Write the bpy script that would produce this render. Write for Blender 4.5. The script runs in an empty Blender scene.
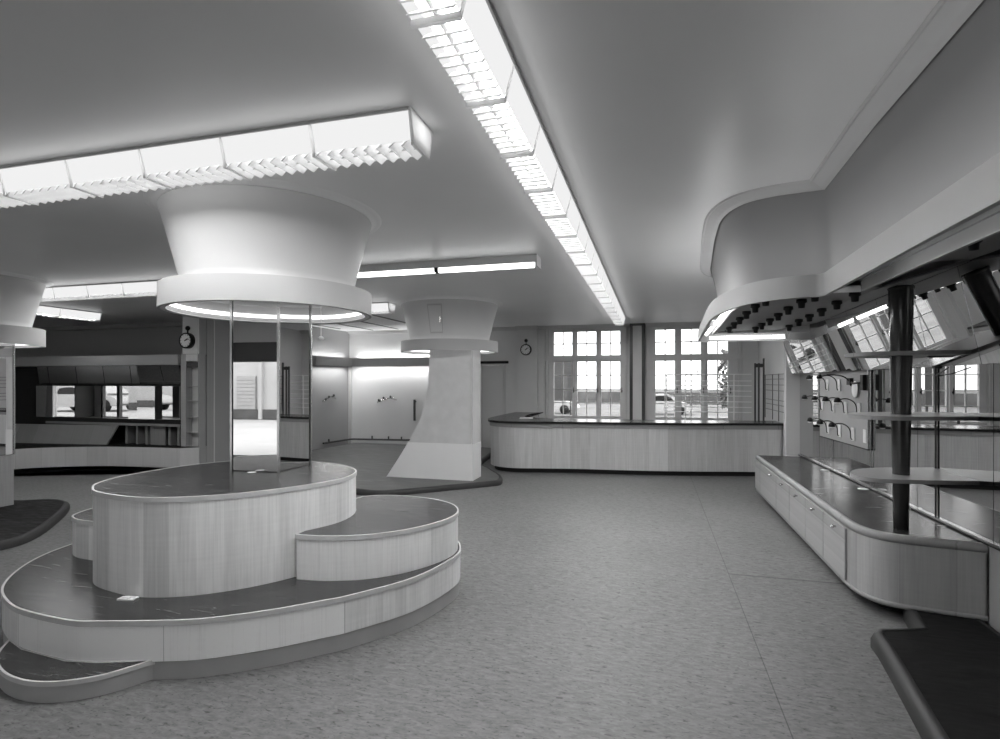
import bpy, bmesh, math, random
from mathutils import Vector, Matrix
random.seed(7)
SC = bpy.context.scene
COL = SC.collection
PI = math.pi
HC = 2.87            # ceiling height

# ------------------------------------------------------------------ materials
def new_mat(name):
    m = bpy.data.materials.new(name); m.use_nodes = True
    nt = m.node_tree; nt.nodes.clear()
    out = nt.nodes.new('ShaderNodeOutputMaterial')
    b = nt.nodes.new('ShaderNodeBsdfPrincipled')
    nt.links.new(b.outputs[0], out.inputs[0])
    return m, nt, b, out
def g(v): return (v, v, v, 1)
def N(nt, t, **kw):
    n = nt.nodes.new(t)
    for k, v in kw.items(): setattr(n, k, v)
    return n
def ramp(nt, a, b, p0=0.0, p1=1.0):
    r = N(nt, 'ShaderNodeValToRGB')
    r.color_ramp.elements[0].color = g(a); r.color_ramp.elements[0].position = p0
    r.color_ramp.elements[1].color = g(b); r.color_ramp.elements[1].position = p1
    return r
def plain(name, c, rough=.6, metal=0.0, spec=.5, var=.06, scale=6.0, bump=0.0):
    """painted / metal surface with a faint procedural mottling"""
    m, nt, b, out = new_mat(name)
    tc = N(nt, 'ShaderNodeTexCoord')
    nz = N(nt, 'ShaderNodeTexNoise'); nz.inputs['Scale'].default_value = scale; nz.inputs['Detail'].default_value = 4
    r = ramp(nt, c*(1-var), min(1, c*(1+var)), .3, .7)
    nt.links.new(tc.outputs['Object'], nz.inputs['Vector']); nt.links.new(nz.outputs[0], r.inputs[0])
    nt.links.new(r.outputs[0], b.inputs['Base Color'])
    b.inputs['Roughness'].default_value = rough; b.inputs['Metallic'].default_value = metal
    b.inputs['Specular IOR Level'].default_value = spec
    if bump:
        bp = N(nt, 'ShaderNodeBump'); bp.inputs['Strength'].default_value = bump; bp.inputs['Distance'].default_value = .004
        nz2 = N(nt, 'ShaderNodeTexNoise'); nz2.inputs['Scale'].default_value = scale*9
        nt.links.new(tc.outputs['Object'], nz2.inputs['Vector'])
        nt.links.new(nz2.outputs[0], bp.inputs['Height']); nt.links.new(bp.outputs[0], b.inputs['Normal'])
    return m
def emis(name, s):
    m = bpy.data.materials.new(name); m.use_nodes = True
    nt = m.node_tree; nt.nodes.clear()
    out = N(nt, 'ShaderNodeOutputMaterial'); e = N(nt, 'ShaderNodeEmission')
    e.inputs[0].default_value = g(1); e.inputs[1].default_value = s
    nt.links.new(e.outputs[0], out.inputs[0])
    return m
def veneer(name, c, panel=.24, contrast=.16, rough=.42, joint=-.28, jw=.012):
    """vertical-grain veneer; UV u = running length in metres, v = height"""
    m, nt, b, out = new_mat(name)
    uv = N(nt, 'ShaderNodeUVMap')
    sep = N(nt, 'ShaderNodeSeparateXYZ'); nt.links.new(uv.outputs[0], sep.inputs[0])
    d = N(nt, 'ShaderNodeMath', operation='DIVIDE'); d.inputs[1].default_value = panel
    nt.links.new(sep.outputs[0], d.inputs[0])
    fl = N(nt, 'ShaderNodeMath', operation='FLOOR'); nt.links.new(d.outputs[0], fl.inputs[0])
    wn = N(nt, 'ShaderNodeTexWhiteNoise', noise_dimensions='1D'); nt.links.new(fl.outputs[0], wn.inputs['W'])
    mp = N(nt, 'ShaderNodeMapping'); mp.inputs['Scale'].default_value = (70, 2.2, 1)
    nt.links.new(uv.outputs[0], mp.inputs[0])
    nz = N(nt, 'ShaderNodeTexNoise'); nz.inputs['Scale'].default_value = 1.0; nz.inputs['Detail'].default_value = 5; nz.inputs['Distortion'].default_value = .4
    nt.links.new(mp.outputs[0], nz.inputs['Vector'])
    mp2 = N(nt, 'ShaderNodeMapping'); mp2.inputs['Scale'].default_value = (14, 1.0, 1)
    nt.links.new(uv.outputs[0], mp2.inputs[0])
    nz2 = N(nt, 'ShaderNodeTexNoise'); nz2.inputs['Scale'].default_value = 1.0; nz2.inputs['Detail'].default_value = 3
    nt.links.new(mp2.outputs[0], nz2.inputs['Vector'])
    mp3 = N(nt, 'ShaderNodeMapping'); mp3.inputs['Scale'].default_value = (3, 40, 1)
    nt.links.new(uv.outputs[0], mp3.inputs[0])
    nz3 = N(nt, 'ShaderNodeTexNoise'); nz3.inputs['Scale'].default_value = 1.0; nz3.inputs['Detail'].default_value = 4
    nt.links.new(mp3.outputs[0], nz3.inputs['Vector'])
    def madd(a, k, bsock=None, const=None):
        n = N(nt, 'ShaderNodeMath', operation='MULTIPLY_ADD'); nt.links.new(a, n.inputs[0]); n.inputs[1].default_value = k
        if bsock is not None: nt.links.new(bsock, n.inputs[2])
        else: n.inputs[2].default_value = const
        return n.outputs[0]
    s = madd(nz.outputs[0], contrast*1.1, None, 1 - contrast*1.35)
    s = madd(nz2.outputs[0], contrast*.9, s)
    s = madd(nz3.outputs[0], contrast*.35, s)
    s = madd(wn.outputs[0], contrast*.75, s)
    s = madd(s, c, None, 0)
    # hairline joints between the veneer sheets
    fr = N(nt, 'ShaderNodeMath', operation='FRACT'); nt.links.new(d.outputs[0], fr.inputs[0])
    lt = N(nt, 'ShaderNodeMath', operation='LESS_THAN'); lt.inputs[1].default_value = jw
    nt.links.new(fr.outputs[0], lt.inputs[0])
    k = madd(lt.outputs[0], joint, None, 1)
    mul = N(nt, 'ShaderNodeMath', operation='MULTIPLY'); nt.links.new(s, mul.inputs[0]); nt.links.new(k, mul.inputs[1])
    cmb = N(nt, 'ShaderNodeCombineXYZ')
    for i in range(3): nt.links.new(mul.outputs[0], cmb.inputs[i])
    nt.links.new(cmb.outputs[0], b.inputs['Base Color'])
    b.inputs['Roughness'].default_value = rough
    return m
def lino(name, c, rough=.3, streak=(3, 22, 3), contrast=.5, spec=.5, rot=0.0, bump=.02):
    m, nt, b, out = new_mat(name)
    tc = N(nt, 'ShaderNodeTexCoord')
    mp = N(nt, 'ShaderNodeMapping'); mp.inputs['Scale'].default_value = streak; mp.inputs['Rotation'].default_value = (0, 0, rot)
    nt.links.new(tc.outputs['Object'], mp.inputs[0])
    nz = N(nt, 'ShaderNodeTexNoise'); nz.inputs['Scale'].default_value = 1.6; nz.inputs['Detail'].default_value = 6; nz.inputs['Distortion'].default_value = .7
    nt.links.new(mp.outputs[0], nz.inputs['Vector'])
    r = ramp(nt, c*(1-contrast), c*(1+contrast), .33, .68)
    nt.links.new(nz.outputs[0], r.inputs[0]); nt.links.new(r.outputs[0], b.inputs['Base Color'])
    rr = ramp(nt, rough*.8, rough*1.4, .3, .7)
    nt.links.new(nz.outputs[0], rr.inputs[0]); nt.links.new(rr.outputs[0], b.inputs['Roughness'])
    b.inputs['Specular IOR Level'].default_value = spec
    return m
def floor_mat(name, c):
    m, nt, b, out = new_mat(name)
    tc = N(nt, 'ShaderNodeTexCoord')
    def noise(scale, map_scale=(1, 1, 1), detail=4, dist=0.0, rot=0.0):
        mp = N(nt, 'ShaderNodeMapping'); mp.inputs['Scale'].default_value = map_scale; mp.inputs['Rotation'].default_value = (0, 0, rot)
        nt.links.new(tc.outputs['Object'], mp.inputs[0])
        n = N(nt, 'ShaderNodeTexNoise'); n.inputs['Scale'].default_value = scale; n.inputs['Detail'].default_value = detail; n.inputs['Distortion'].default_value = dist
        nt.links.new(mp.outputs[0], n.inputs['Vector']); return n
    big = noise(.8); r0 = ramp(nt, .92, 1.08, .3, .7); nt.links.new(big.outputs[0], r0.inputs[0])
    med = noise(15, (1, 2.8, 1), 7, .8, .9); r1 = ramp(nt, .72, 1.16, .32, .66); nt.links.new(med.outputs[0], r1.inputs[0])
    fine = noise(60, (1, 1, 1), 3); r2 = ramp(nt, .9, 1.08, .3, .7); nt.links.new(fine.outputs[0], r2.inputs[0])
    fl = noise(23, (1.0, 2.6, 1), 5, 1.0, .9); r3 = ramp(nt, .42, 1.0, .32, .42); nt.links.new(fl.outputs[0], r3.inputs[0])
    prod = r0.outputs[0]
    for r in (r1, r2, r3):
        mx = N(nt, 'ShaderNodeMixRGB', blend_type='MULTIPLY'); mx.inputs[0].default_value = 1
        nt.links.new(prod, mx.inputs[1]); nt.links.new(r.outputs[0], mx.inputs[2]); prod = mx.outputs[0]
    # sheet seams
    sep = N(nt, 'ShaderNodeSeparateXYZ'); nt.links.new(tc.outputs['Object'], sep.inputs[0])
    def seam(sock, offs, period, half, lo=None):
        a = N(nt, 'ShaderNodeMath', operation='SUBTRACT'); nt.links.new(sock, a.inputs[0]); a.inputs[1].default_value = offs - period/2
        p = N(nt, 'ShaderNodeMath', operation='PINGPONG'); nt.links.new(a.outputs[0], p.inputs[0]); p.inputs[1].default_value = period/2
        l = N(nt, 'ShaderNodeMath', operation='GREATER_THAN'); nt.links.new(p.outputs[0], l.inputs[0]); l.inputs[1].default_value = period/2 - half
        return l.outputs[0]
    s1 = seam(sep.outputs[0], .603, 9.15, .003)
    s2 = seam(sep.outputs[1], 4.93, 9.4, .011)
    gx = N(nt, 'ShaderNodeMath', operation='GREATER_THAN'); nt.links.new(sep.outputs[0], gx.inputs[0]); gx.inputs[1].default_value = .603
    s2b = N(nt, 'ShaderNodeMath', operation='MULTIPLY'); nt.links.new(s2, s2b.inputs[0]); nt.links.new(gx.outputs[0], s2b.inputs[1])
    mxm = N(nt, 'ShaderNodeMath', operation='MAXIMUM'); nt.links.new(s1, mxm.inputs[0]); nt.links.new(s2b.outputs[0], mxm.inputs[1])
    k = N(nt, 'ShaderNodeMath', operation='MULTIPLY_ADD'); nt.links.new(mxm.outputs[0], k.inputs[0]); k.inputs[1].default_value = -.55*c; k.inputs[2].default_value = c
    mx = N(nt, 'ShaderNodeMixRGB', blend_type='MULTIPLY'); mx.inputs[0].default_value = 1
    nt.links.new(prod, mx.inputs[1]); nt.links.new(k.outputs[0], mx.inputs[2])
    nt.links.new(mx.outputs[0], b.inputs['Base Color'])
    b.inputs['Roughness'].default_value = .5; b.inputs['Specular IOR Level'].default_value = .35
    return m
def mirror_mat(name, c=.82):
    m, nt, b, out = new_mat(name)
    tc = N(nt, 'ShaderNodeTexCoord'); nz = N(nt, 'ShaderNodeTexNoise'); nz.inputs['Scale'].default_value = 3
    r = ramp(nt, c*.98, c, .3, .7)
    nt.links.new(tc.outputs['Object'], nz.inputs['Vector']); nt.links.new(nz.outputs[0], r.inputs[0]); nt.links.new(r.outputs[0], b.inputs['Base Color'])
    b.inputs['Metallic'].default_value = 1; b.inputs['Roughness'].default_value = 0.0
    return m
def glass_mat(name, tint=.96, refl=.06, haze=0.0, haze_c=.3):
    m = bpy.data.materials.new(name); m.use_nodes = True
    nt = m.node_tree; nt.nodes.clear()
    out = N(nt, 'ShaderNodeOutputMaterial')
    t = N(nt, 'ShaderNodeBsdfTransparent'); t.inputs[0].default_value = g(tint)
    gl = N(nt, 'ShaderNodeBsdfGlossy'); gl.inputs['Roughness'].default_value = .0
    mx = N(nt, 'ShaderNodeMixShader'); mx.inputs[0].default_value = refl
    nt.links.new(t.outputs[0], mx.inputs[1]); nt.links.new(gl.outputs[0], mx.inputs[2])
    s = mx.outputs[0]
    if haze:
        df = N(nt, 'ShaderNodeBsdfDiffuse'); df.inputs[0].default_value = g(haze_c)
        tc = N(nt, 'ShaderNodeTexCoord'); nz = N(nt, 'ShaderNodeTexNoise'); nz.inputs['Scale'].default_value = 5
        nt.links.new(tc.outputs['Object'], nz.inputs['Vector'])
        r = ramp(nt, haze*.85, min(1, haze*1.1), .3, .7); nt.links.new(nz.outputs[0], r.inputs[0])
        m2 = N(nt, 'ShaderNodeMixShader'); nt.links.new(r.outputs[0], m2.inputs[0])
        nt.links.new(s, m2.inputs[1]); nt.links.new(df.outputs[0], m2.inputs[2]); s = m2.outputs[0]
    nt.links.new(s, out.inputs[0])
    return m

def opal_plastic(name, c=.9):
    m = bpy.data.materials.new(name); m.use_nodes = True
    nt = m.node_tree; nt.nodes.clear()
    out = N(nt, 'ShaderNodeOutputMaterial'); d = N(nt, 'ShaderNodeBsdfDiffuse'); t = N(nt, 'ShaderNodeBsdfTranslucent'); mx = N(nt, 'ShaderNodeMixShader')
    d.inputs[0].default_value = g(c); t.inputs[0].default_value = g(c); mx.inputs[0].default_value = .72
    nt.links.new(d.outputs[0], mx.inputs[1]); nt.links.new(t.outputs[0], mx.inputs[2]); nt.links.new(mx.outputs[0], out.inputs[0])
    return m
M = dict(
    ceiling=plain('ceiling_paint', .84, .38, spec=.4, var=.02, scale=1.2),
    wall=plain('wall_paint', .64, .6, var=.03, scale=2),
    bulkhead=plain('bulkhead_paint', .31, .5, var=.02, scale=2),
    wall_dark=plain('wall_paint_dark', .15, .6, var=.04, scale=2),
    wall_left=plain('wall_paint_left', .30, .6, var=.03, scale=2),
    wall_light=plain('wall_paint_light', .55, .6, var=.03, scale=2),
    frame=plain('window_frame_paint', .62, .55, var=.04, scale=5),
    capital=plain('capital_paint', .55, .5, var=.015, scale=3),
    board_grey=plain('board_grey_paint', .27, .55, var=.03, scale=4),
    white=plain('white_paint', .80, .5, var=.015, scale=3),
    offwhite=plain('offwhite_paint', .62, .5, var=.02, scale=3),
    fascia=plain('fascia_paint', .42, .55, var=.02, scale=3),
    fascia_grey=plain('fascia_grey_paint', .36, .55, var=.02, scale=3),
    soffit=plain('soffit_board', .24, .5, var=.05, scale=3),
    pelmet=plain('pelmet_paint', .42, .5, var=.03, scale=3),
    floor=floor_mat('speckled_linoleum', .165),
    pave=plain('pavement', .40, .8, var=.1, scale=.8),
    lino=lino('dark_linoleum', .040, .2, contrast=.45, spec=.4),
    lino_floor=lino('dark_linoleum_floor', .105, .45, (2, 9, 2), .3, spec=.3),
    lino_deep=lino('deep_linoleum', .009, .55, (4, 18, 4), .5, rot=.5, spec=.12),
    rubber=plain('rubber_kerb', .024, .6, var=.1, scale=8),
    plinth=plain('plinth_paint', .42, .5, var=.05, scale=6),
    edging=plain('pale_edging', .62, .35, var=.05, scale=10),
    wood=veneer('pale_veneer', .76, .15, .42, joint=-.08),
    wood_low=veneer('pale_veneer_sheets', .88, .95, .34, joint=-.35, jw=.005),
    wood_c=veneer('counter_veneer', .52, .33, .40),
    wood_r=veneer('cabinet_veneer', .33, .30, .38),
    wood_l=veneer('display_veneer', .46, .35, .18),
    wood_top=veneer('cabinet_edge_wood', .30, .9, .12, .75),
    wood_dark=veneer('dark_polished_wood', .04, .5, .9, .14),
    wood_d=veneer('display_dark_wood', .20, .4, .2),
    shelf=veneer('shelf_wood', .25, 1.0, .14, .35),
    mirror=mirror_mat('mirror_silver', .84),
    mirror_d=mirror_mat('mirror_silver_dull', .58),
    strip=plain('chrome_strip', .60, .25, metal=1.0, var=.05),
    black=plain('black_enamel', .008, .5, spec=.25, var=.2),
    dark=plain('dark_metal', .04, .4, var=.15),
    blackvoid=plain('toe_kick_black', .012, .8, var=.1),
    wire=plain('pale_wire', .9, .4, var=.05),
    wire_dark=plain('dark_wire', .08, .4, var=.05),
    paper=plain('column_wrapping_paper', .60, .7, var=.06, scale=5, bump=.25),
    card=plain('white_card', .8, .6, var=.05),
    dial=plain('clock_dial', .75, .5, var=.03),
    strap=opal_plastic('fixture_strap', .9),
    housing=plain('fixture_housing', .5, .5, var=.03),
    louvre=opal_plastic('louvre_opal', .9),
    tube=emis('fluorescent_tube', 42.0),
    tube_bare=emis('bare_tube', 5.0),
    tube_soft=emis('ring_tube', 2.1),
    opal=emis('opal_diffuser', .74),
    glass=glass_mat('window_glass'),
    glass_dirty=glass_mat('dusty_glass', .9, .04, .72, .30),
    hill=plain('far_bank', .095, .9, var=.25, scale=.25),
    ground=plain('outside_ground', .13, .9, var=.3, scale=.3),
    carpaint=plain('pale_car_paint', .40, .25, var=.03),
    cardark=plain('dark_car_paint', .10, .25, var=.03),
    leaf=plain('leaves', .10, .7, var=.5, scale=6),
    bark=plain('bark', .06, .9, var=.3),
    facade=plain('white_render', .42, .9, var=.05, scale=1),
    facade_dark=plain('dark_plinth', .08, .9, var=.2, scale=2),
    shutter=plain('shutter_slats', .33, .6, var=.06, scale=4),
)

# ------------------------------------------------------------------ mesh helpers
LOC = {}
class MB:
    def __init__(self):
        self.bm = bmesh.new(); self.uv = self.bm.loops.layers.uv.new('UVMap')
    def face(self, vs, uvs=None, smooth=False):
        try: f = self.bm.faces.new(vs)
        except ValueError: return None
        f.smooth = smooth
        if uvs:
            for l, u in zip(f.loops, uvs): l[self.uv].uv = u
        return f
    def box(self, x0, x1, y0, y1, z0, z1, rz=0.0, c=None):
        P = [(x, y, z) for z in (z0, z1) for x, y in ((x0, y0), (x1, y0), (x1, y1), (x0, y1))]
        if rz:
            cx, cy = c if c else ((x0+x1)/2, (y0+y1)/2)
            P = [(cx+(x-cx)*math.cos(rz)-(y-cy)*math.sin(rz), cy+(x-cx)*math.sin(rz)+(y-cy)*math.cos(rz), z) for x, y, z in P]
        for q in ((3, 2, 1, 0), (4, 5, 6, 7), (0, 1, 5, 4), (1, 2, 6, 5), (2, 3, 7, 6), (3, 0, 4, 7)):
            vs = [self.bm.verts.new(P[i]) for i in q]
            a, b_, c_, d_ = [Vector(P[i]) for i in q]
            if q in ((3, 2, 1, 0), (4, 5, 6, 7)):
                uvs = [(p.x, p.y) for p in (a, b_, c_, d_)]
            else:
                w = (b_-a).length; s0 = a.x + a.y
                uvs = [(s0, a.z), (s0+w, b_.z), (s0+w, c_.z), (s0, d_.z)]
            self.face(vs, uvs)
        return self
    def prism(self, pts, z0, z1, caps=True, smooth=True, bottom=True, top_scale=None):
        n = len(pts)
        area = sum(pts[i][0]*pts[(i+1) % n][1]-pts[(i+1) % n][0]*pts[i][1] for i in range(n))
        if area < 0: pts = list(reversed(pts))
        lo = [self.bm.verts.new((x, y, z0)) for x, y in pts]; hi = [self.bm.verts.new((x, y, z1)) for x, y in pts]
        s = 0
        for i in range(n):
            j = (i+1) % n
            w = math.dist(pts[i], pts[j])
            self.face([lo[i], lo[j], hi[j], hi[i]], [(s, z0), (s+w, z0), (s+w, z1), (s, z1)], smooth); s += w
        if caps:
            self.face([self.bm.verts.new((x, y, z1)) for x, y in pts], [tuple(p) for p in pts])
            if bottom: self.face([self.bm.verts.new((x, y, z0)) for x, y in reversed(pts)], [tuple(p) for p in reversed(pts)])
        return self
    def ribbon(self, pts, z0, z1, t, closed=True, smooth=True):
        """upright band following pts (outer line), thickness t to the inside"""
        inn = offset(pts, -t, closed)
        n = len(pts); rng = range(n if closed else n-1)
        for a, b_, fl in ((pts, pts, 0), (inn, inn, 1)):
            lo = [self.bm.verts.new((x, y, z0)) for x, y in a]; hi = [self.bm.verts.new((x, y, z1)) for x, y in a]
            s = 0
            for i in rng:
                j = (i+1) % n; w = math.dist(a[i], a[j]); q = [lo[i], lo[j], hi[j], hi[i]]; u = [(s, z0), (s+w, z0), (s+w, z1), (s, z1)]
                if fl: q.reverse(); u.reverse()
                self.face(q, u, smooth); s += w
        for z in (z0, z1):
            o = [self.bm.verts.new((x, y, z)) for x, y in pts]; i_ = [self.bm.verts.new((x, y, z)) for x, y in inn]
            for i in rng:
                j = (i+1) % n; q = [o[i], o[j], i_[j], i_[i]]
                if z == z0: q.reverse()
                self.face(q, [(v.co.x, v.co.y) for v in q])
        if not closed:
            for k in (0, n-1):
                a, b_ = pts[k], inn[k]
                self.face([self.bm.verts.new((*a, z0)), self.bm.verts.new((*b_, z0)), self.bm.verts.new((*b_, z1)), self.bm.verts.new((*a, z1))], [(0, z0), (t, z0), (t, z1), (0, z1)])
        return self
    def loft(self, rings, closed=True, smooth=True, caps=False):
        vs = [[self.bm.verts.new(p) for p in r] for r in rings]
        n = len(rings[0])
        for a, b_ in zip(vs[:-1], vs[1:]):
            s = 0
            for i in range(n if closed else n-1):
                j = (i+1) % n; w = (a[i].co-a[j].co).length
                self.face([a[i], a[j], b_[j], b_[i]], [(s, a[i].co.z), (s+w, a[j].co.z), (s+w, b_[j].co.z), (s, b_[i].co.z)], smooth); s += w
        if caps:
            for r, rev in ((rings[0], True), (rings[-1], False)):
                q = [self.bm.verts.new(p) for p in r]
                if rev: q.reverse()
                self.face(q, [(v.co.x, v.co.y) for v in q])
        return self
    def lathe(self, c, prof, seg=48, axis='Z', smooth=True):
        rings = []
        for r, h in prof:
            ring = []
            for k in range(seg):
                a = 2*PI*k/seg
                if axis == 'Z': ring.append((c[0]+r*math.cos(a), c[1]+r*math.sin(a), c[2]+h))
                elif axis == 'Y': ring.append((c[0]+r*math.cos(a), c[1]-h, c[2]+r*math.sin(a)))
                else: ring.append((c[0]-h, c[1]-r*math.cos(a), c[2]+r*math.sin(a)))
            rings.append(ring)
        return self.loft(rings, True, smooth)
    def tube(self, path, r, seg=8, caps=True, closed=False, radii=None):
        P = [Vector(p) for p in path]; rings = []; n = len(P); prev = None
        for i, p in enumerate(P):
            if closed: t = P[(i+1) % n]-P[i-1]
            else: t = (P[min(i+1, n-1)]-P[max(i-1, 0)])
            t.normalize()
            up = prev if prev is not None else (Vector((0, 0, 1)) if abs(t.z) < .9 else Vector((1, 0, 0)))
            sx = t.cross(up).normalized(); up2 = sx.cross(t).normalized(); prev = up2
            rr = radii[i] if radii else r
            rings.append([tuple(p + sx*math.cos(2*PI*k/seg)*rr + up2*math.sin(2*PI*k/seg)*rr) for k in range(seg)])
        if closed: rings.append(rings[0])
        return self.loft(rings, True, True, caps and not closed)
    def sphere(self, c, r, seg=12):
        n = seg//2
        prof = [(max(1e-4, r*math.sin(PI*k/n)), -r*math.cos(PI*k/n)) for k in range(n+1)]
        return self.lathe(c, prof, seg)

def obj(name, mb, mat, parent=None, kind=None, label=None):
    bm = mb.bm if isinstance(mb, MB) else mb
    bmesh.ops.remove_doubles(bm, verts=[], dist=1e-6)
    if parent is not None:
        bmesh.ops.translate(bm, verts=bm.verts, vec=-LOC[parent.name])
    me = bpy.data.meshes.new(name); bm.to_mesh(me); bm.free()
    me.materials.append(M[mat] if isinstance(mat, str) else mat)
    o = bpy.data.objects.new(name, me); COL.objects.link(o)
    if parent is not None:
        o.parent = parent; LOC[o.name] = LOC[parent.name]
    else: LOC[o.name] = Vector((0, 0, 0))
    if kind: o['kind'] = kind
    if label: o['label'] = label
    return o
def struct(name, mb, mat, parent=None):
    return obj(name, mb, mat, parent, 'structure')
def thing(name, label, cat, loc, group=None):
    o = bpy.data.objects.new(name, None); COL.objects.link(o)
    o.location = loc; o.empty_display_size = .1
    o['label'] = label; o['category'] = cat
    if group: o['group'] = group
    LOC[o.name] = Vector(loc)
    return o
def tag(o, label, cat, group=None):
    o['label'] = label; o['category'] = cat
    if group: o['group'] = group
    return o
def base_origin(o, loc):
    """move a single-mesh thing's origin to its base"""
    v = Vector(loc); o.data.transform(Matrix.Translation(-v)); o.location = v; LOC[o.name] = v
    return o
def spline(pts, sub=6, closed=True):
    n = len(pts); out = []
    for i in range(n if closed else n-1):
        def q(k): return pts[k % n] if closed else pts[max(0, min(n-1, k))]
        p0, p1, p2, p3 = q(i-1), q(i), q(i+1), q(i+2)
        for s in range(sub):
            t = s/sub
            out.append(tuple(.5*((2*p1[k])+(-p0[k]+p2[k])*t+(2*p0[k]-5*p1[k]+4*p2[k]-p3[k])*t*t+(-p0[k]+3*p1[k]-3*p2[k]+p3[k])*t**3) for k in range(len(p1))))
    if not closed: out.append(tuple(pts[-1]))
    return out
def ccw(pts):
    n = len(pts); a = sum(pts[i][0]*pts[(i+1) % n][1]-pts[(i+1) % n][0]*pts[i][1] for i in range(n))
    return pts if a > 0 else list(reversed(pts))
def offset(pts, d, closed=True):
    """push a counter-clockwise outline outwards by d (mitred)"""
    n = len(pts); out = []
    for i in range(n):
        p = Vector(pts[i]); ns = []
        for q0, q1 in ((i-1, i), (i, i+1)):
            if not closed and (q0 < 0 or q1 >= n): continue
            t = Vector(pts[q1 % n])-Vector(pts[q0 % n])
            if t.length > 1e-7: t.normalize(); ns.append(Vector((t.y, -t.x)))
        if not ns: out.append(tuple(p)); continue
        m = sum(ns, Vector((0, 0)))
        if m.length < 1e-6: m = ns[0].copy()
        m.normalize(); k = max(.5, m.dot(ns[0]))
        out.append((p.x+m.x*d/k, p.y+m.y*d/k))
    return out
def circle(cx, cy, r, n=64, a0=0.0): return [(cx+r*math.cos(a0+2*PI*k/n), cy+r*math.sin(a0+2*PI*k/n)) for k in range(n)]

# ------------------------------------------------------------------ camera, world, colour management
cam = bpy.data.cameras.new('camera'); co = bpy.data.objects.new('camera', cam); COL.objects.link(co)
co.location = (0, 0, 1.6); co.rotation_euler = (PI/2, 0, math.atan(153.5/550))
cam.sensor_width = 36; cam.lens = 19.8; cam.shift_y = .0125; cam.clip_start = .02; cam.clip_end = 300
SC.camera = co
SC.view_settings.view_transform = 'Standard'; SC.view_settings.look = 'None'
SC.view_settings.exposure = 0.25; SC.view_settings.gamma = 1.0; SC.view_settings.use_curve_mapping = False
try:
    SC.cycles.use_denoising = True; SC.cycles.max_bounces = 10; SC.cycles.diffuse_bounces = 4; SC.cycles.glossy_bounces = 6
    SC.cycles.sample_clamp_indirect = 4.0; SC.cycles.caustics_reflective = False; SC.cycles.caustics_refractive = False
except Exception: pass
w = bpy.data.worlds.new('overcast_sky'); SC.world = w; w.use_nodes = True
nt = w.node_tree; nt.nodes.clear()
wo = N(nt, 'ShaderNodeOutputWorld'); bg = N(nt, 'ShaderNodeBackground')
tc = N(nt, 'ShaderNodeTexCoord'); sp = N(nt, 'ShaderNodeSeparateXYZ'); nt.links.new(tc.outputs['Generated'], sp.inputs[0])
rp = ramp(nt, .82, 1.0, 0.0, .6); nt.links.new(sp.outputs[2], rp.inputs[0]); nt.links.new(rp.outputs[0], bg.inputs[0])
SKY = 3.6
bg.inputs[1].default_value = SKY; nt.links.new(bg.outputs[0], wo.inputs[0])

# ------------------------------------------------------------------ room shell
YB = 12.4            # back (window) wall
struct('floor', MB().box(-26, 2.3, -3.0, YB+.3, -.1, 0), 'floor')
struct('ceiling', MB().box(-26, 2.3, -3.2, YB+.3, HC, HC+.12), 'ceiling')
WIN = [(-2.39, -.56), (-.10, 1.78)]
WZ0, WZ1 = .78, 2.80
mb = MB()
for a, b in ((-7.6, -3.97), (-3.27, WIN[0][0]), (WIN[0][1], WIN[1][0]), (WIN[1][1], 2.3)): mb.box(a, b, YB, YB+.25, 0, HC)
mb.box(-3.97, -3.27, YB, YB+.25, 2.03, HC)
for a, b in WIN: mb.box(a, b, YB, YB+.25, 0, WZ0); mb.box(a, b, YB, YB+.25, WZ1, HC)
struct('wall_back', mb, 'wall')
# left side of the room: wall with the display, the slanting link and the short return to the back wall
mb = MB().prism([(-8.09, 8.10), (-7.725, 8.10), (-7.47, 10.9), (-7.42, YB+.02), (-7.9, YB+.02), (-8.09, 9.6)], 0, HC, smooth=False)
mb.box(-8.09, -7.735, 7.95, 8.10, 0, .452).box(-8.09, -7.735, 7.95, 8.10, 2.092, HC)
mb.box(-26, -8.05, 9.5, 9.62, 0, HC)
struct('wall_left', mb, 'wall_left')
struct('wall_far_left', MB().box(-26.2, -26, -3.2, 9.7, 0, HC), 'wall_dark')
struct('wall_right', MB().box(2.09, 2.3, -3.2, YB+.1, 0, HC), 'wall')
# shop front behind the viewer: solid to the right, wide glazed opening to the left
mb = MB()
struct('wall_front_right', MB().box(-2.2, 2.3, -3.2, -3.0, 0, HC), 'wall_dark')  # unseen; kept solid and dark to cut fill light on the right
mb.box(-26, -25.4, -3.2, -3.0, 0, HC).box(-25.4, -2.2, -3.2, -3.0, 2.42, HC)
struct('wall_front', mb, 'white')
struct('trim_1', MB().box(-25.4, -2.2, -3.22, -2.96, 2.02, 2.42), 'wall_dark')
wf = MB().box(-25.4, -2.2, -3.14, -3.08, 0, .06)
for x in (-5.2, -10.3, -13.4): wf.box(x, x+.09, -3.16, -3.06, 0, 2.02)
for x, w_ in ((-15.3, .35), (-16.9, .12), (-18.6, .5), (-20.0, .14), (-21.3, .4), (-22.9, .16), (-24.2, .5)): wf.box(x, x+w_, -3.18, -3.04, 0, 2.02)
wf = struct('window_3', wf, 'wall_dark')
obj('glass', MB().box(-25.4, -2.2, -3.115, -3.105, .06, 2.02), 'glass', wf)

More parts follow.
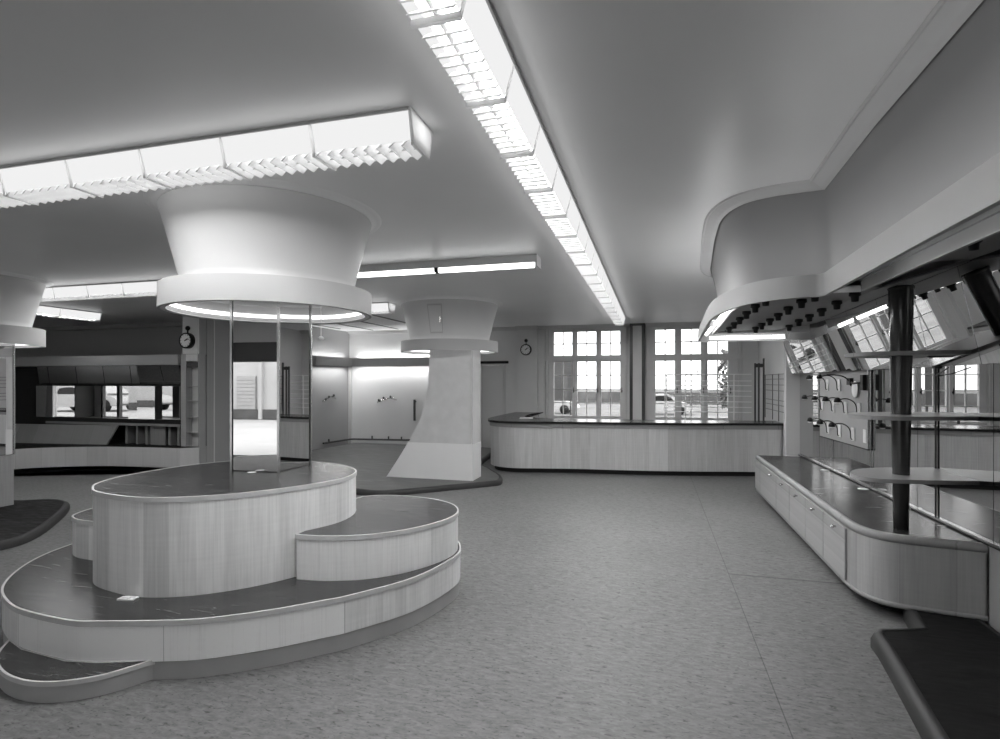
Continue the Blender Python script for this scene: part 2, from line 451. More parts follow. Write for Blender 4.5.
# back wall windows
LIGHTS = [[(-2.195, -1.773), (-1.66, -1.236), (-1.126, -.712)], [(.042, .445), (.578, .975), (1.11, 1.51)]]
def window(idx, x0, x1, lights):
    mb = MB(); y0, y1 = YB+.04, YB+.11
    xs = [x0]
    for a, b in lights: xs += [a, b]
    xs.append(x1)
    for a, b in zip(xs[0::2], xs[1::2]): mb.box(a, b, y0, y1, WZ0, WZ1)
    Z = [(WZ0, .84), (2.06, 2.20), (2.735, WZ1)]
    for a, b in lights:
        for z0, z1 in Z: mb.box(a, b, y0+.004, y1-.004, z0, z1)
        m = (a+b)/2
        mb.box(m-.011, m+.011, y0+.015, y1-.02, .84, 2.06).box(m-.011, m+.011, y0+.015, y1-.02, 2.2, 2.735)
        for z in (1.13, 1.435, 1.75): mb.box(a, b, y0+.016, y1-.022, z-.01, z+.01)
        mb.box(a, b, y0+.016, y1-.022, 2.455, 2.478)
    # projecting mouldings: transom, mullions, sill
    mb.box(x0, x1, YB-.02, y0+.01, 2.085, 2.175)
    for a, b in zip(xs[1:-1:2][0:0], []): pass
    for i in range(len(lights)-1):
        a, b = lights[i][1], lights[i+1][0]; m = (a+b)/2; mb.box(m-.03, m+.03, YB-.015, y0+.01, .84, 2.735)
    mb.box(x0+.02, x0+.07, YB-.03, y0+.02, WZ0, WZ1).box(x1-.07, x1-.02, YB-.03, y0+.02, WZ0, WZ1)
    f = struct('window_%d' % idx, mb, 'frame')
    obj('sill', MB().box(x0-.04, x1+.04, YB-.07, YB+.3, WZ0-.05, WZ0), 'frame', f)
    for i, (a, b) in enumerate(lights):
        dirty = False
        obj('casement_pane', MB().box(a, b, YB+.07, YB+.076, .84, 2.06), 'glass_dirty' if dirty else 'glass', f,
            label='dusty grey casement pane' if dirty else None)
        obj('upper_pane', MB().box(a, b, YB+.07, YB+.076, 2.2, 2.735), 'glass', f)
        h = MB().box(b+.03, b+.055, YB-.045, YB-.015, 1.38, 1.42)
        h.box(b+.035, b+.05, YB-.06, YB-.045, 1.36, 1.48)
        obj('catch', h, 'black', f)
for i in (0, 1): window(i+1, WIN[i][0], WIN[i][1], LIGHTS[i])
# clock pier, steel stanchion, cornice
struct('trim_2', MB().box(-3.0, -2.55, YB-.12, YB, 0, HC-.07), 'wall')
struct('trim_3', MB().box(-.44, -.24, YB-.10, YB, 0, HC), 'wall')
struct('trim_4', MB().box(-.50, -.435, YB-.125, YB, 0, HC).box(-.245, -.18, YB-.125, YB, 0, HC).box(-.50, -.18, YB-.14, YB, HC-.05, HC), 'dark')
mb = MB()
for a, b, y in ((-7.4, -3.0, YB), (-3.03, -2.52, YB-.12), (-2.55, -.52, YB), (-.15, 2.1, YB)):
    mb.box(a, b, y-.05, y, HC-.075, HC-.05).box(a, b, y-.10, y, HC-.05, HC-.02).box(a, b, y-.15, y, HC-.02, HC)
struct('trim_5', mb, 'wall_light')
# door in the back wall
d1 = struct('door_1', MB().box(-3.93, -3.31, YB+.05, YB+.09, .01, 1.99), 'wall_light')
struct('door_frame', MB().box(-3.97, -3.93, YB-.02, YB+.1, 0, 2.03).box(-3.31, -3.27, YB-.02, YB+.1, 0, 2.03).box(-3.97, -3.27, YB-.01, YB+.04, 1.99, 2.03), 'wall', d1)
struct('door_panel', MB().box(-3.85, -3.39, YB+.035, YB+.05, .15, .98).box(-3.85, -3.39, YB+.035, YB+.05, 1.08, 1.88), 'wall_light', d1)
struct('lintel_shadow_strip', MB().box(-3.99, -3.25, YB-.05, YB-.01, 2.03, 2.09), 'black', d1)  # black strip standing in for the shadow under the lintel
# pale pier closing the mirror wall
struct('trim_6', MB().box(1.795, 2.09, 8.52, 8.66, .577, HC), 'wall_light')
# flat wall joints on the left
mb = MB()
mb.box(-7.72, -7.703, 8.24, 8.262, 0, HC)
struct('trim_7', mb, 'wall_light')
struct('trim_8', MB().box(-8.10, -7.75, 7.935, 7.95, 2.1, HC), 'wall_light')
struct('trim_9', MB().box(-25.9, -8.05, 9.40, 9.5, HC-.09, HC), 'wall_left')
# dark slots in the far ceiling
mb = MB()
for x, ya, yb in ((-5.1, 9.3, 11.2), (-5.88, 9.6, 12.0), (-6.6, 9.8, 12.1), (-7.2, 10.0, 11.6)): mb.box(x-.02, x+.02, ya, yb, HC-.012, HC)
struct('ceiling_trim', mb, 'wall_dark')
# alcove wall joints + baseboard
struct('trim_10', MB().box(-7.42, -7.34, YB-.06, YB, 0, 2.0), 'wall_light')
struct('baseboard_back', MB().box(-7.34, -4.0, YB-.025, YB, 0, .10), 'wall')

# ------------------------------------------------------------------ helpers for fluorescent fittings
def area(name, loc, rot, sx, sy, power):
    l = bpy.data.lights.new(name, 'AREA'); l.shape = 'RECTANGLE'; l.size = sx; l.size_y = sy; l.energy = power
    o = bpy.data.objects.new(name, l); COL.objects.link(o); o.location = loc; o.rotation_euler = rot
    return o
def louvre_fitting(name, label, axis, a0, a1, c0, c1, seg, depth=.135, blades=8, power=30, group=None, taper=.036, side=1.0):
    """long ceiling fitting: sloping opal sides, straps, louvre blades. axis 'Y' or 'X' = running direction a0..a1; c0..c1 = width at the ceiling"""
    def W(a, c, z): return (c, a, z) if axis == 'Y' else (a, c, z)
    def bar(mb, a, b, quad):
        """quad: four (c, z) points swept from a to b"""
        return mb.loft([[W(a, c, z) for c, z in quad], [W(b, c, z) for c, z in quad]], True, False, True)
    mid = ((a0+a1)/2, (c0+c1)/2)
    loc = (mid[1], mid[0], HC) if axis == 'Y' else (mid[0], mid[1], HC)
    t = thing(name, label, 'ceiling light', loc, group)
    zb, zt = HC-depth, HC
    b0, b1 = c0+taper, c1-taper
    obj('housing', bar(MB(), a0, a1, [(c0-.008, zt-.014), (c1+.008, zt-.014), (c1+.008, zt), (c0-.008, zt)]), 'housing', t)
    n = max(1, round((a1-a0)/seg)); L = (a1-a0)/n
    for i in range(n):
        s, e = a0+i*L, a0+(i+1)*L
        for tp, bt, w_ in ((c0, b0, .004), (c1, b1, -.004)):
            obj('diffuser', bar(MB(), s+.006, e-.006, [(bt, zb), (tp, zt-.014), (tp+w_, zt-.014), (bt+w_, zb)]), 'opal', t)
        lv = MB(); k = blades
        for j in range(k):
            p = s + (j+.5)*L/k; w2 = .003; q = L/k*.40
            for ca, cb in ((b0+.004, b1-.004),):
                A = [(p-q-w2, zb-.020), (p-q+w2, zb-.022), (p+q+w2, zb+.020), (p+q-w2, zb+.022)]
                lv.loft([[W(a, ca, z) for a, z in A], [W(a, cb, z) for a, z in A]], True, False, True)
        cm = (c0+c1)/2
        bar(lv, s, e, [(cm-.0015, zb-.006), (cm+.0015, zb-.006), (cm+.0015, zb+.02), (cm-.0015, zb+.02)])
        obj('louvre', lv, 'louvre', t)
    for i in range(n+1):
        p = a0+i*L; mb = MB(); h = .008
        bar(mb, p-h, p+h, [(b0-.004, zb-.024), (b1+.004, zb-.024), (b1+.004, zb-.004), (b0-.004, zb-.004)])
        bar(mb, p-h, p+h, [(b0-.005, zb-.006), (c0-.005, zt), (c0, zt), (b0, zb-.006)])
        bar(mb, p-h, p+h, [(b1+.005, zb-.006), (c1+.005, zt), (c1, zt), (b1, zb-.006)])
        obj('strap', mb, 'strap', t)
    for p in (a0, a1):
        obj('end_cap', bar(MB(), p-.006, p+.006, [(b0-.003, zb-.018), (b1+.003, zb-.018), (c1+.003, zt), (c0-.003, zt)]), 'strap', t)
    obj('tube', MB().tube([W(a0+.03, mid[1], zb+.075), W(a1-.03, mid[1], zb+.075)], .019, 8), 'tube', t)
    wd = b1-b0-.02
    ar = area('lamp', W(mid[0], mid[1], zb-.034), (0, 0, 0), wd if axis == 'Y' else (a1-a0-.04), (a1-a0-.04) if axis == 'Y' else wd, power)
    ar.parent = t; ar.location = Vector(ar.location)-Vector(loc)
    # the glow through the two opal sides
    for c, sgn in ((c0-.012, -1), (c1+.012, 1)):
        if side:
            if axis == 'Y': l = area('lamp', (c, mid[0], zb+.06), (0, -sgn*SIDE_ROT, 0), .10, a1-a0-.04, side*SIDE*(a1-a0))
            else: l = area('lamp', (mid[0], c, zb+.06), (sgn*SIDE_ROT, 0, 0), a1-a0-.04, .10, side*SIDE*(a1-a0))
            l.parent = t; l.location = Vector(l.location)-Vector(loc)
    return t
SIDE = .28; SIDE_ROT = 1.15
P1 = 9.0   # watts per metre of fitting
louvre_fitting('louvred_light', 'long louvred fluorescent light running down the ceiling to the window wall', 'Y', .535, 11.065, -.765, -.533, .5265, power=P1*10.5, blades=9)
louvre_fitting('louvred_light', 'louvred fluorescent light crossing the ceiling in front of the nearest round column', 'X', -4.265, -1.085, 2.335, 2.588, .53, power=P1*3.2)
louvre_fitting('louvred_light', 'louvred light crossing the ceiling between the two mirror-faced columns', 'X', -8.9, -5.35, 5.455, 5.705, .588, power=P1*3.6*.8)
louvre_fitting('louvred_light', 'louvred light above the dark wall of mirrors at the left', 'Y', 4.9, 7.75, -10.0, -9.75, .70, power=P1*2.8*.35, side=.3)
louvre_fitting('louvred_light', 'short louvred light end seen behind the round canopy of the nearest column', 'X', -5.6, -4.06, 7.94, 8.19, .53, power=P1*1.6*.6)
# batten with bare tubes
t = thing('batten_light', 'slim ceiling batten with bare fluorescent tubes, in front of the papered column', 'ceiling light', (-2.7, 5.44, HC))
obj('housing', MB().box(-4.3, -1.13, 5.36, 5.56, HC-.075, HC), 'offwhite', t)
obj('end_cap', MB().box(-1.13, -1.115, 5.35, 5.57, HC-.11, HC), 'offwhite', t)
for a, b in ((-4.28, -3.25), (-3.2, -2.22), (-2.17, -1.15)):
    obj('tube', MB().tube([(a, 5.40, HC-.098), (b, 5.40, HC-.098)], .026, 10), 'tube_bare', t)
obj('lamp_holder', MB().box(-2.215, -2.175, 5.36, 5.44, HC-.12, HC-.07).box(-3.245, -3.205, 5.36, 5.44, HC-.12, HC-.07), 'black', t)
ar = area('lamp', (-2.7, 5.42, HC-.14), (0, 0, 0), 3.0, .1, P1*3*1.3); ar.parent = t; ar.location = Vector(ar.location)-LOC[t.name]

# ------------------------------------------------------------------ mushroom columns
def capital(t, cx, cy, r, zb=2.10, zt=2.27, r_low=None, tube_mat='tube_soft', power=0):
    r_low = r_low or r*.80
    prof = [(.16, zt-.045), (r_low*.97, zt-.045), (r_low, zt-.03)]
    for k in range(7):
        u = k/6; prof.append((r_low+(r-r_low)*(u*.85+.15*u*u), zt-.03+(HC-.03-zt+.03)*u))
    obj('capital', MB().lathe((cx, cy, 0), prof, 96), 'capital', t)
    obj('moulding', MB().lathe((cx, cy, 0), [(r-.01, HC-.03), (r+.015, HC-.022), (r+.045, HC-.006), (r+.065, HC-.010), (r+.078, HC-.001)], 96), 'ceiling', t)
    ring = MB()
    ring.ribbon(circle(cx, cy, r, 96), zb, zt, .018)
    ro = obj('light_ring', ring, 'fascia', t)
    obj('ring_lip', MB().lathe((cx, cy, 0), [(r-.018, zb+.002), (r-.05, zb+.002), (r-.05, zb+.012), (r-.018, zb+.012)], 96), 'white', ro)
    obj('tube', MB().tube([(x, y, zb+.055) for x, y in circle(cx, cy, r-.062, 72)], .016, 8, closed=True), tube_mat, ro)
    return ro
def mirror_shaft(t, x0, x1, y0, y1, z0, z1, lower=None, rz=0.0):
    R_ = Matrix.Rotation(rz, 3, 'Z'); cc = Vector(((x0+x1)/2, (y0+y1)/2, 0))
    def obj(name, mb, mat, parent):
        bmesh.ops.rotate(mb.bm, verts=mb.bm.verts, cent=cc, matrix=R_); return globals()['obj'](name, mb, mat, parent)
    zm = lower or z0
    if lower:
        obj('base_panel', MB().box(x0, x1, y0, y1, z0, zm-.006), 'wood_r', t)
    e = .012
    obj('core', MB().box(x0+.004, x1-.004, y0+.004, y1-.004, zm, z1), 'dark', t)
    for nm, b in (('front', (x0+e, x1-e, y0, y0+.003)), ('back', (x0+e, x1-e, y1-.003, y1)), ('side', (x0, x0+.003, y0+e, y1-e)), ('side', (x1-.003, x1, y0+e, y1-e))):
        obj('mirror_panel', MB().box(*b, zm+.004, z1), 'mirror', t)
    for x in (x0, x1):
        for y in (y0, y1):
            obj('corner_strip', MB().box(x-.009, x+.009, y-.009, y+.009, zm, z1), 'strip', t)
c1 = thing('mirrored_column', 'mirror-faced column with a round lit canopy rising from the stepped timber stand', 'column', (-2.935, 3.79, .915))
mirror_shaft(c1, -3.157, -2.747, 3.552, 3.988, .915, 2.25, rz=math.radians(2.9))
capital(c1, -2.805, 3.57, .7425, 2.115, 2.285)
c3 = thing('mirrored_column', 'mirror-faced column with round canopy at the left edge on its own dark base', 'column', (-7.87, 4.74, .075))
mirror_shaft(c3, -8.08, -7.665, 4.52, 4.965, .075, 2.25, lower=.70)
capital(c3, -8.0, 4.66, .75, 2.05, 2.265)

# papered column
c2 = thing('papered_column', 'papered column with a white splayed foot and a round lit canopy', 'column', (-3.0, 8.27, .075))
Y0, Y1 = 8.05, 8.47
def fin(prof_l, xr, zlist, y0, y1):
    """flat slab with a curved left edge: prof_l = [(x,z)...] bottom to top"""
    ring = [(x, z) for x, z in prof_l] + [(xr(z), z) for z in reversed([zlist[0], zlist[-1]])]
    ring = prof_l + [(xr(prof_l[-1][1]), prof_l[-1][1]), (xr(prof_l[0][1]), prof_l[0][1])]
    mb = MB(); f0 = [(x, y0, z) for x, z in ring]; f1 = [(x, y1, z) for x, z in ring]
    mb.loft([f1, f0], True, False, True)
    return mb
upper = [(-3.76, .64), (-3.70, .74), (-3.62, .90), (-3.53, 1.10), (-3.465, 1.30), (-3.435, 1.5), (-3.415, 1.75), (-3.395, 2.09), (-3.39, 2.26)]
xr = lambda z: -2.69
obj('shaft', fin(upper, xr, (0, 1), Y0, Y1), 'paper', c2)
low = [(-4.145, .075), (-3.94, .37), (-3.765, .64)]
obj('foot', fin(low, lambda z: -2.683, (0, 1), Y0-.006, Y1+.006), 'white', c2, label='white painted splayed foot')
obj('paper_edge', MB().box(-2.708, -2.70, Y0-.004, Y0, .64, 2.1), 'strap', c2)
capital(c2, -3.21, 8.45, .79, 2.08, 2.25)
mb = MB()
# access panel on the capital front (follows the cone)
def cone_pt(ang, z, r=.79, cx=-3.21, cy=8.45, zt=2.25, d=.004):
    rl = r*.80; u = (z-(zt-.03))/(HC-.03-zt+.03); rr = rl+(r-rl)*(u*.85+.15*u*u)+d
    return (cx+rr*math.sin(ang), cy-rr*math.cos(ang), z)
def cone_patch(a0, a1, z0, z1, d):
    m_ = MB(); rings = [[cone_pt(a0+(a1-a0)*k/6, z, d=d) for k in range(7)] for z in (z0, (z0+z1)/2, z1)]
    back = [[cone_pt(a0+(a1-a0)*k/6, z, d=-.004) for k in reversed(range(7))] for z in (z0, (z0+z1)/2, z1)]
    m_.loft([r+b for r, b in zip(rings, back)], True, False, True); return m_
ap = obj('access_frame', cone_patch(-.10, .21, 2.34, 2.775, .006), 'fascia', c2)
obj('access_door', cone_patch(-.075, .185, 2.365, 2.75, .011), 'capital', ap)
kx, ky, kz = cone_pt(.165, 2.55, d=.02); obj('catch', MB().box(kx-.008, kx+.008, ky-.012, ky+.012, kz-.05, kz+.04), 'strip', ap)

# ------------------------------------------------------------------ stepped timber stand round the first column
def tier(name, label, outline, z0, z1, cat='plinth', side='wood', plinth=0.0, edge=.028, top='lino', inset=.03, group=None, edge_out=.006):
    pts = ccw(outline)
    cx = sum(p[0] for p in pts)/len(pts); cy = sum(p[1] for p in pts)/len(pts)
    t = thing(name, label, cat, (cx, cy, z0), group)
    zb = z0+plinth
    if plinth: obj('toe_plinth', MB().prism(offset(pts, -inset*.2), z0, zb+.002), 'plinth', t)
    obj('side', MB().prism(pts, zb, z1-.004), side, t)
    obj('top', MB().prism(offset(pts, -.004), z1-.004, z1), top, t)
    obj('edging', MB().ribbon(offset(pts, edge_out), z1-edge, z1+.002, edge_out+.006), 'edging', t)
    return t
lowp = [(-4.47, 3.7), (-4.42, 3.26), (-4.33, 2.97), (-4.15, 2.70), (-3.91, 2.47), (-3.64, 2.325), (-3.40, 2.255), (-3.04, 2.225), (-2.87, 2.255), (-2.5, 2.37), (-2.32, 2.45),
        (-2.07, 2.63), (-1.87, 2.82), (-1.755, 2.94), (-1.515, 3.31), (-1.41, 3.75), (-1.435, 4.0), (-1.58, 4.25), (-1.86, 4.42), (-2.3, 4.56), (-2.9, 4.7), (-3.5, 4.72), (-4.05, 4.5), (-4.36, 4.15)]
tier('display_platform', 'broad low oval platform of the stepped stand, resting on the floor', spline(lowp, 5), 0, .32, 'platform', side='wood_low', plinth=.10)
drum = [(-3.488, 2.714), (-3.32, 2.625), (-3.02, 2.572), (-2.82, 2.6), (-2.62, 2.7), (-2.42, 2.88), (-2.25, 3.14), (-2.135, 3.45), (-2.2, 3.77), (-2.43, 4.0), (-2.75, 4.13), (-3.1, 4.17), (-3.45, 4.06), (-3.68, 3.7), (-3.74, 3.2), (-3.645, 2.88)]
tier('display_drum', 'tall oval timber drum carrying the mirror-faced column', spline(drum, 5), .321, .914, 'drum')
# side steps: outlines stop at the drum
rs = spline([(-2.235, 3.085), (-2.195, 3.082), (-2.0, 3.11), (-1.772, 3.215), (-1.575, 3.419), (-1.44, 3.72), (-1.443, 3.97), (-1.58, 4.2), (-1.835, 4.345), (-2.127, 4.385), (-2.30, 4.35), (-2.42, 4.27)], 5, False)
rin = [(-2.46, 4.06), (-2.22, 3.80), (-2.15, 3.45), (-2.235, 3.20)]
tier('display_step', 'curved timber step at the right of the drum', rs+rin, .321, .61, 'step', side='wood_low')
ls = spline([(-3.70, 3.0), (-3.88, 3.012), (-4.07, 3.04), (-4.22, 3.15), (-4.30, 3.45), (-4.27, 3.8), (-4.08, 4.1), (-3.8, 4.2), (-3.6, 4.14)], 5, False)
lin = [(-3.74, 3.72), (-3.79, 3.2)]
tier('display_step', 'narrow curved timber step at the left of the drum', ls+lin, .321, .60, 'step')
fs = spline([(-2.585, 2.352), (-2.605, 2.33), (-2.645, 2.257), (-2.72, 2.147), (-2.85, 2.058), (-3.0, 2.017), (-3.17, 2.03), (-3.33, 2.085), (-3.47, 2.17), (-3.575, 2.28), (-3.59, 2.305)], 5, False)
fin_ = [(-3.40, 2.245), (-3.04, 2.215), (-2.86, 2.245), (-2.70, 2.30)]
tier('display_step', 'low crescent step on the floor at the near left of the stand', fs+fin_, 0, .105, 'step', side='plinth', edge=.022)
o = obj('card_box', MB().box(-3.03, -2.93, 2.505, 2.555, .321, .330, .2).box(-3.01, -2.965, 2.515, 2.545, .330, .335, .2), 'card')
tag(base_origin(o, (-2.98, 2.53, .321)), 'small flat white card packet lying on the low platform below the drum', 'packet')
o = obj('saucer', MB().lathe((-2.93, 3.505, .916), [(.001, .003), (.030, .003), (.034, .001), (.034, 0)], 32), 'card')
tag(base_origin(o, (-2.93, 3.505, .916)), 'small round white disc on the drum against the foot of the mirror', 'disc')

# kerbed dark bases of the other columns
def kerb_base(name, label, outline, h, r=.035, top='lino_floor'):
    pts = ccw(outline); cx = sum(p[0] for p in pts)/len(pts); cy = sum(p[1] for p in pts)/len(pts)
    t = thing(name, label, 'floor plinth', (cx, cy, 0))
    obj('top', MB().prism(offset(pts, -.05), 0.0, h), top, t)
    prof = [(0, 0), (0, h*.55), (-.012, h*.85), (-.035, h+.002), (-.06, h+.004), (-.06, 0)]
    rings = [[(x, y, z) for x, y in offset(pts, d)] for d, z in prof]
    obj('kerb', MB().loft(rings, True, True), 'rubber', t)
    return t
p2 = [(-4.6, 7.08), (-4.06, 6.97), (-3.66, 6.95), (-3.24, 7.27), (-2.77, 7.72), (-2.4, 8.06), (-2.29, 8.26), (-2.40, 8.7), (-2.75, 9.3), (-3.15, 10.0), (-3.3, 11.0), (-3.5, 12.1),
      (-4.2, 12.30), (-5.5, 12.30), (-6.9, 12.28), (-7.28, 12.0), (-7.36, 11.0), (-7.4, 9.9), (-7.0, 8.8), (-6.1, 7.8), (-5.3, 7.25)]
kerb_base('column_plinth', 'dark linoleum floor plinth with rounded kerb beneath the papered column', spline(p2, 5), .075)
p3 = [(-7.99, 5.17), (-7.6, 5.36), (-7.25, 5.32), (-6.95, 5.1), (-6.55, 4.7), (-6.15, 4.24), (-5.97, 3.9), (-6.05, 3.6), (-6.4, 3.45), (-7.2, 3.4), (-8.4, 3.5), (-9.2, 3.9), (-9.4, 4.6), (-9.0, 5.1)]
kerb_base('column_plinth', 'dark kerbed floor plinth beneath the column at the left edge', spline(p3, 5), .075, top='lino_deep')
p4 = [(1.62, 4.30), (1.56, 3.97), (1.42, 3.915), (1.31, 3.88), (1.262, 3.80), (1.255, 3.66), (1.225, 3.4), (1.155, 2.86), (1.08, 2.2), (1.0, 1.5), (.95, .8), (.95, .2), (1.1, .0), (1.6, 0), (2.03, 0), (2.03, 1), (2.03, 2.5), (2.03, 4.36), (1.72, 4.36)]
kerb_base('floor_plinth', 'very dark kerbed plinth on the floor at the lower right corner', p4, .095, top='lino_deep')

# ------------------------------------------------------------------ back counter
t = thing('service_counter', 'long pale wood service counter with dark top, curved at the left, before the windows', 'counter', (-.4, 10.2, 0))
front_top = spline([(2.085, 10.10), (1.4, 9.97), (.43, 9.74), (-.4, 9.62), (-1.294, 9.54), (-1.9, 9.42), (-2.35, 9.34), (-2.72, 9.45), (-2.93, 9.70), (-3.03, 10.05), (-3.07, 10.5), (-3.07, 11.2), (-3.06, 12.26)], 6, False)
back_top = [(-2.5, 12.26), (-2.45, 11.0), (-2.2, 10.45), (-1.6, 10.3), (-.3, 10.36), (1.0, 10.55), (2.085, 10.75)]
ct = ccw(front_top+back_top)
ft = offset(front_top, .0, False)
def inset_front(d):
    f = offset(list(reversed(front_top)), -d, False)   # reversed runs counter-clockwise
    return f
def solid(d): return ccw(list(reversed(inset_front(d)))+offset(back_top, 0, False))
obj('worktop', MB().prism(ct, .893, .91), 'lino', t)
obj('worktop_edge', MB().prism(ccw(solid(.004)), .872, .893), 'black', t)
obj('top_rail', MB().prism(solid(.035), .80, .872), 'wood_top', t)
obj('front_panel', MB().prism(solid(.055), .085, .80), 'wood_c', t)
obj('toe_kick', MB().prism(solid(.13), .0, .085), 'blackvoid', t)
o = obj('paper_sheet', MB().prism([(-2.42, 10.02), (-2.18, 10.10), (-2.26, 10.50), (-2.5, 10.40)], .9105, .915, smooth=False), 'card')
tag(base_origin(o, (-2.34, 10.25, .9105)), 'white paper lying on the curved end of the service counter', 'paper')
mb = MB().tube([(-2.42, 10.65, .935), (-2.34, 10.72, .945), (-2.24, 10.80, .965), (-2.14, 10.9, .985)], .02, 8, radii=[.012, .026, .022, .008])
mb.box(-2.44, -2.34, 10.6, 10.72, .911, .935)
o = obj('hand_tool', mb, 'black'); tag(base_origin(o, (-2.36, 10.68, .911)), 'small black tool lying beside the paper on the service counter', 'tool')

# ------------------------------------------------------------------ right cabinet under the mirrors
XM = 2.06
def XW(y): return 1.965+(8.5-y)*.0165      # line of the mirror wall, very slightly out of square
t = thing('display_cabinet', 'low pale wood cabinet with dark top and rounded end along the mirrored right wall', 'cabinet', (1.7, 6.3, 0))
crv = spline([(1.38, 4.70), (1.384, 4.58), (1.405, 4.45), (1.455, 4.345), (1.54, 4.275), (1.66, 4.235), (1.85, 4.195), (XW(4.17)-.002, 4.17)], 6, False)
cf = [(1.38, 8.38), (1.38, 7.0), (1.38, 5.6)] + crv
body = ccw(cf+[(XW(8.38)-.002, 8.38)])
obj('body', MB().prism(offset(body, -.003), .09, .555), 'wood_r', t)
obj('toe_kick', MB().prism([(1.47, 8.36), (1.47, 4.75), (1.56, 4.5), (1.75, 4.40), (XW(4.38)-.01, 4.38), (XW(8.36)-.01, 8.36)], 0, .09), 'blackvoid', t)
def path_ribbon(mb, pts, sect):
    """sweep a cross-section [(outward, z)] along an open line"""
    rings = []
    offs = {}
    for d, z in sect:
        o_ = offset(pts, d, False); rings.append([(x, y, z) for x, y in o_])
    return mb.loft(rings, False, True)
edge_line = cf
obj('top_edge', path_ribbon(MB(), edge_line, [(-.02, .522), (.0, .522), (.0015, .550), (-.003, .564), (-.012, .574), (-.032, .577), (-.032, .56)]), 'wood_top', t)
obj('bottom_edge', path_ribbon(MB(), edge_line, [(-.02, .125), (.002, .12), (.002, .092), (-.012, .083), (-.06, .085)]), 'wood_top', t)
ti = ccw(offset(cf, -.03, False)+[(XW(8.38)-.002, 8.38)])
obj('top', MB().prism(ti, .555, .576, smooth=False), 'lino', t)
dy = [8.07, 7.40, 6.76, 6.08, 5.44, 4.80]
dy = [8.10, 7.09, 6.43, 5.76, 5.19, 4.62]
edges = [8.05, 7.09, 6.43, 5.77, 5.19, 4.66]
ky = [7.43, 6.80, 6.17, 5.55, 4.943]
edges = [8.0, 7.0, 6.36, 5.73, 5.165, 4.62]
ky = [7.24, 6.63, 6.01, 5.41, 4.82]
def door_strip(a, b):
    mb = MB()
    def fx(y):      # the last door reaches into the start of the curve
        return 1.368
    yy = [a+(b-a)*k/6 for k in range(7)]
    mb.loft([[(fx(y), y, z), (fx(y), y, z2), (fx(y)+.014, y, z2), (fx(y)+.014, y, z)] for y in yy for z, z2 in ((.128, .512),)], True, False, True)
    return mb
for i in range(5):
    d = obj('door', door_strip(edges[i+1]+.006, edges[i]-.006), 'wood_r', t)
    x0 = 1.366
    obj('knob', MB().tube([(x0, ky[i], .478), (x0-.02, ky[i], .478)], .008, 8).sphere((x0-.024, ky[i], .478), .014, 10), 'strip', d)
obj('door', door_strip(8.006, 8.36), 'wood_r', t)
# mirror wall
def slab(y0, y1, z0, z1, d0, d1):
    """upright slab following the mirror wall; d0..d1 = distance behind the mirror line"""
    return MB().prism([(XW(y0)+d0, y0), (XW(y0)+d1, y0), (XW(y1)+d1, y1), (XW(y1)+d0, y1)], z0, z1, smooth=False)
wm = thing('wall_mirror', 'large upright mirror wall standing behind the display cabinet', 'mirror', (2.07, 5, .58))
ys = [8.515, 7.62, 6.82, 6.02, 5.1, 4.12, 3.1, 2.0]
for a, b in zip(ys[:-1], ys[1:]):
    obj('mirror_panel', slab(b+.003, a-.003, .60, 1.78, .0, .006), 'mirror_d', wm)
obj('backing', slab(2.0, 8.515, .58, 1.78, .006, .02), 'dark', wm)
obj('base_rail', slab(.9, 8.515, .578, .600, -.018, .004), 'strip', wm)
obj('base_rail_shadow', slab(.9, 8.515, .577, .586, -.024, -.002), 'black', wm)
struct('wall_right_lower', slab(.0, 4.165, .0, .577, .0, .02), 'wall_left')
# tilted mirrors above
tm = thing('tilted_mirror', 'row of mirrors leaning forward beneath the canopy above the display cabinet', 'mirror', (2.05, 5, 1.74))
zt0, zt1 = 1.715, 2.29; lean = .12
def ZT(y): return min(2.36, 2.225+(8.45-y)*.032)
def tilt_panel(y0, y1, x_off=0.0, z0=zt0, z1=zt1, th=.006):
    def X(z, y): return 1.835+(8.45-y)*.042 - lean*(z-zt0)/(zt1-zt0) + x_off
    def q(y):
        a, b = (z0, ZT(y)) if z0 == zt0 else (ZT(y)+z0, ZT(y)+z1)
        return [(X(a, y), y, a), (X(b, y), y, b), (X(b, y)+th, y, b), (X(a, y)+th, y, a)]
    return MB().loft([q(y1), q(y0)], True, False, True)
ty = [8.45, 8.06, 7.35, 6.72, 6.1, 5.42, 4.80, 4.2, 3.4]
for a, b in zip(ty[:-1], ty[1:]):
    obj('mirror_panel', tilt_panel(b+.003, a-.003), 'mirror', tm)
    obj('joint_strip', tilt_panel(b-.003, b+.003, -.001), 'strip', tm)
obj('backing', tilt_panel(4.2, 8.45, .007, th=.012), 'dark', tm)
if 0: obj('bottom_rail', MB().prism([(1.825, 8.5), (1.995, 8.5), (XW(4.2)+.015, 4.2), (2.005, 4.2)], 1.70, 1.713, smooth=False), 'fascia_grey', tm)
obj('top_rail', tilt_panel(4.2, 8.45, -.008, -.004, .012, .02), 'fascia_grey', tm)

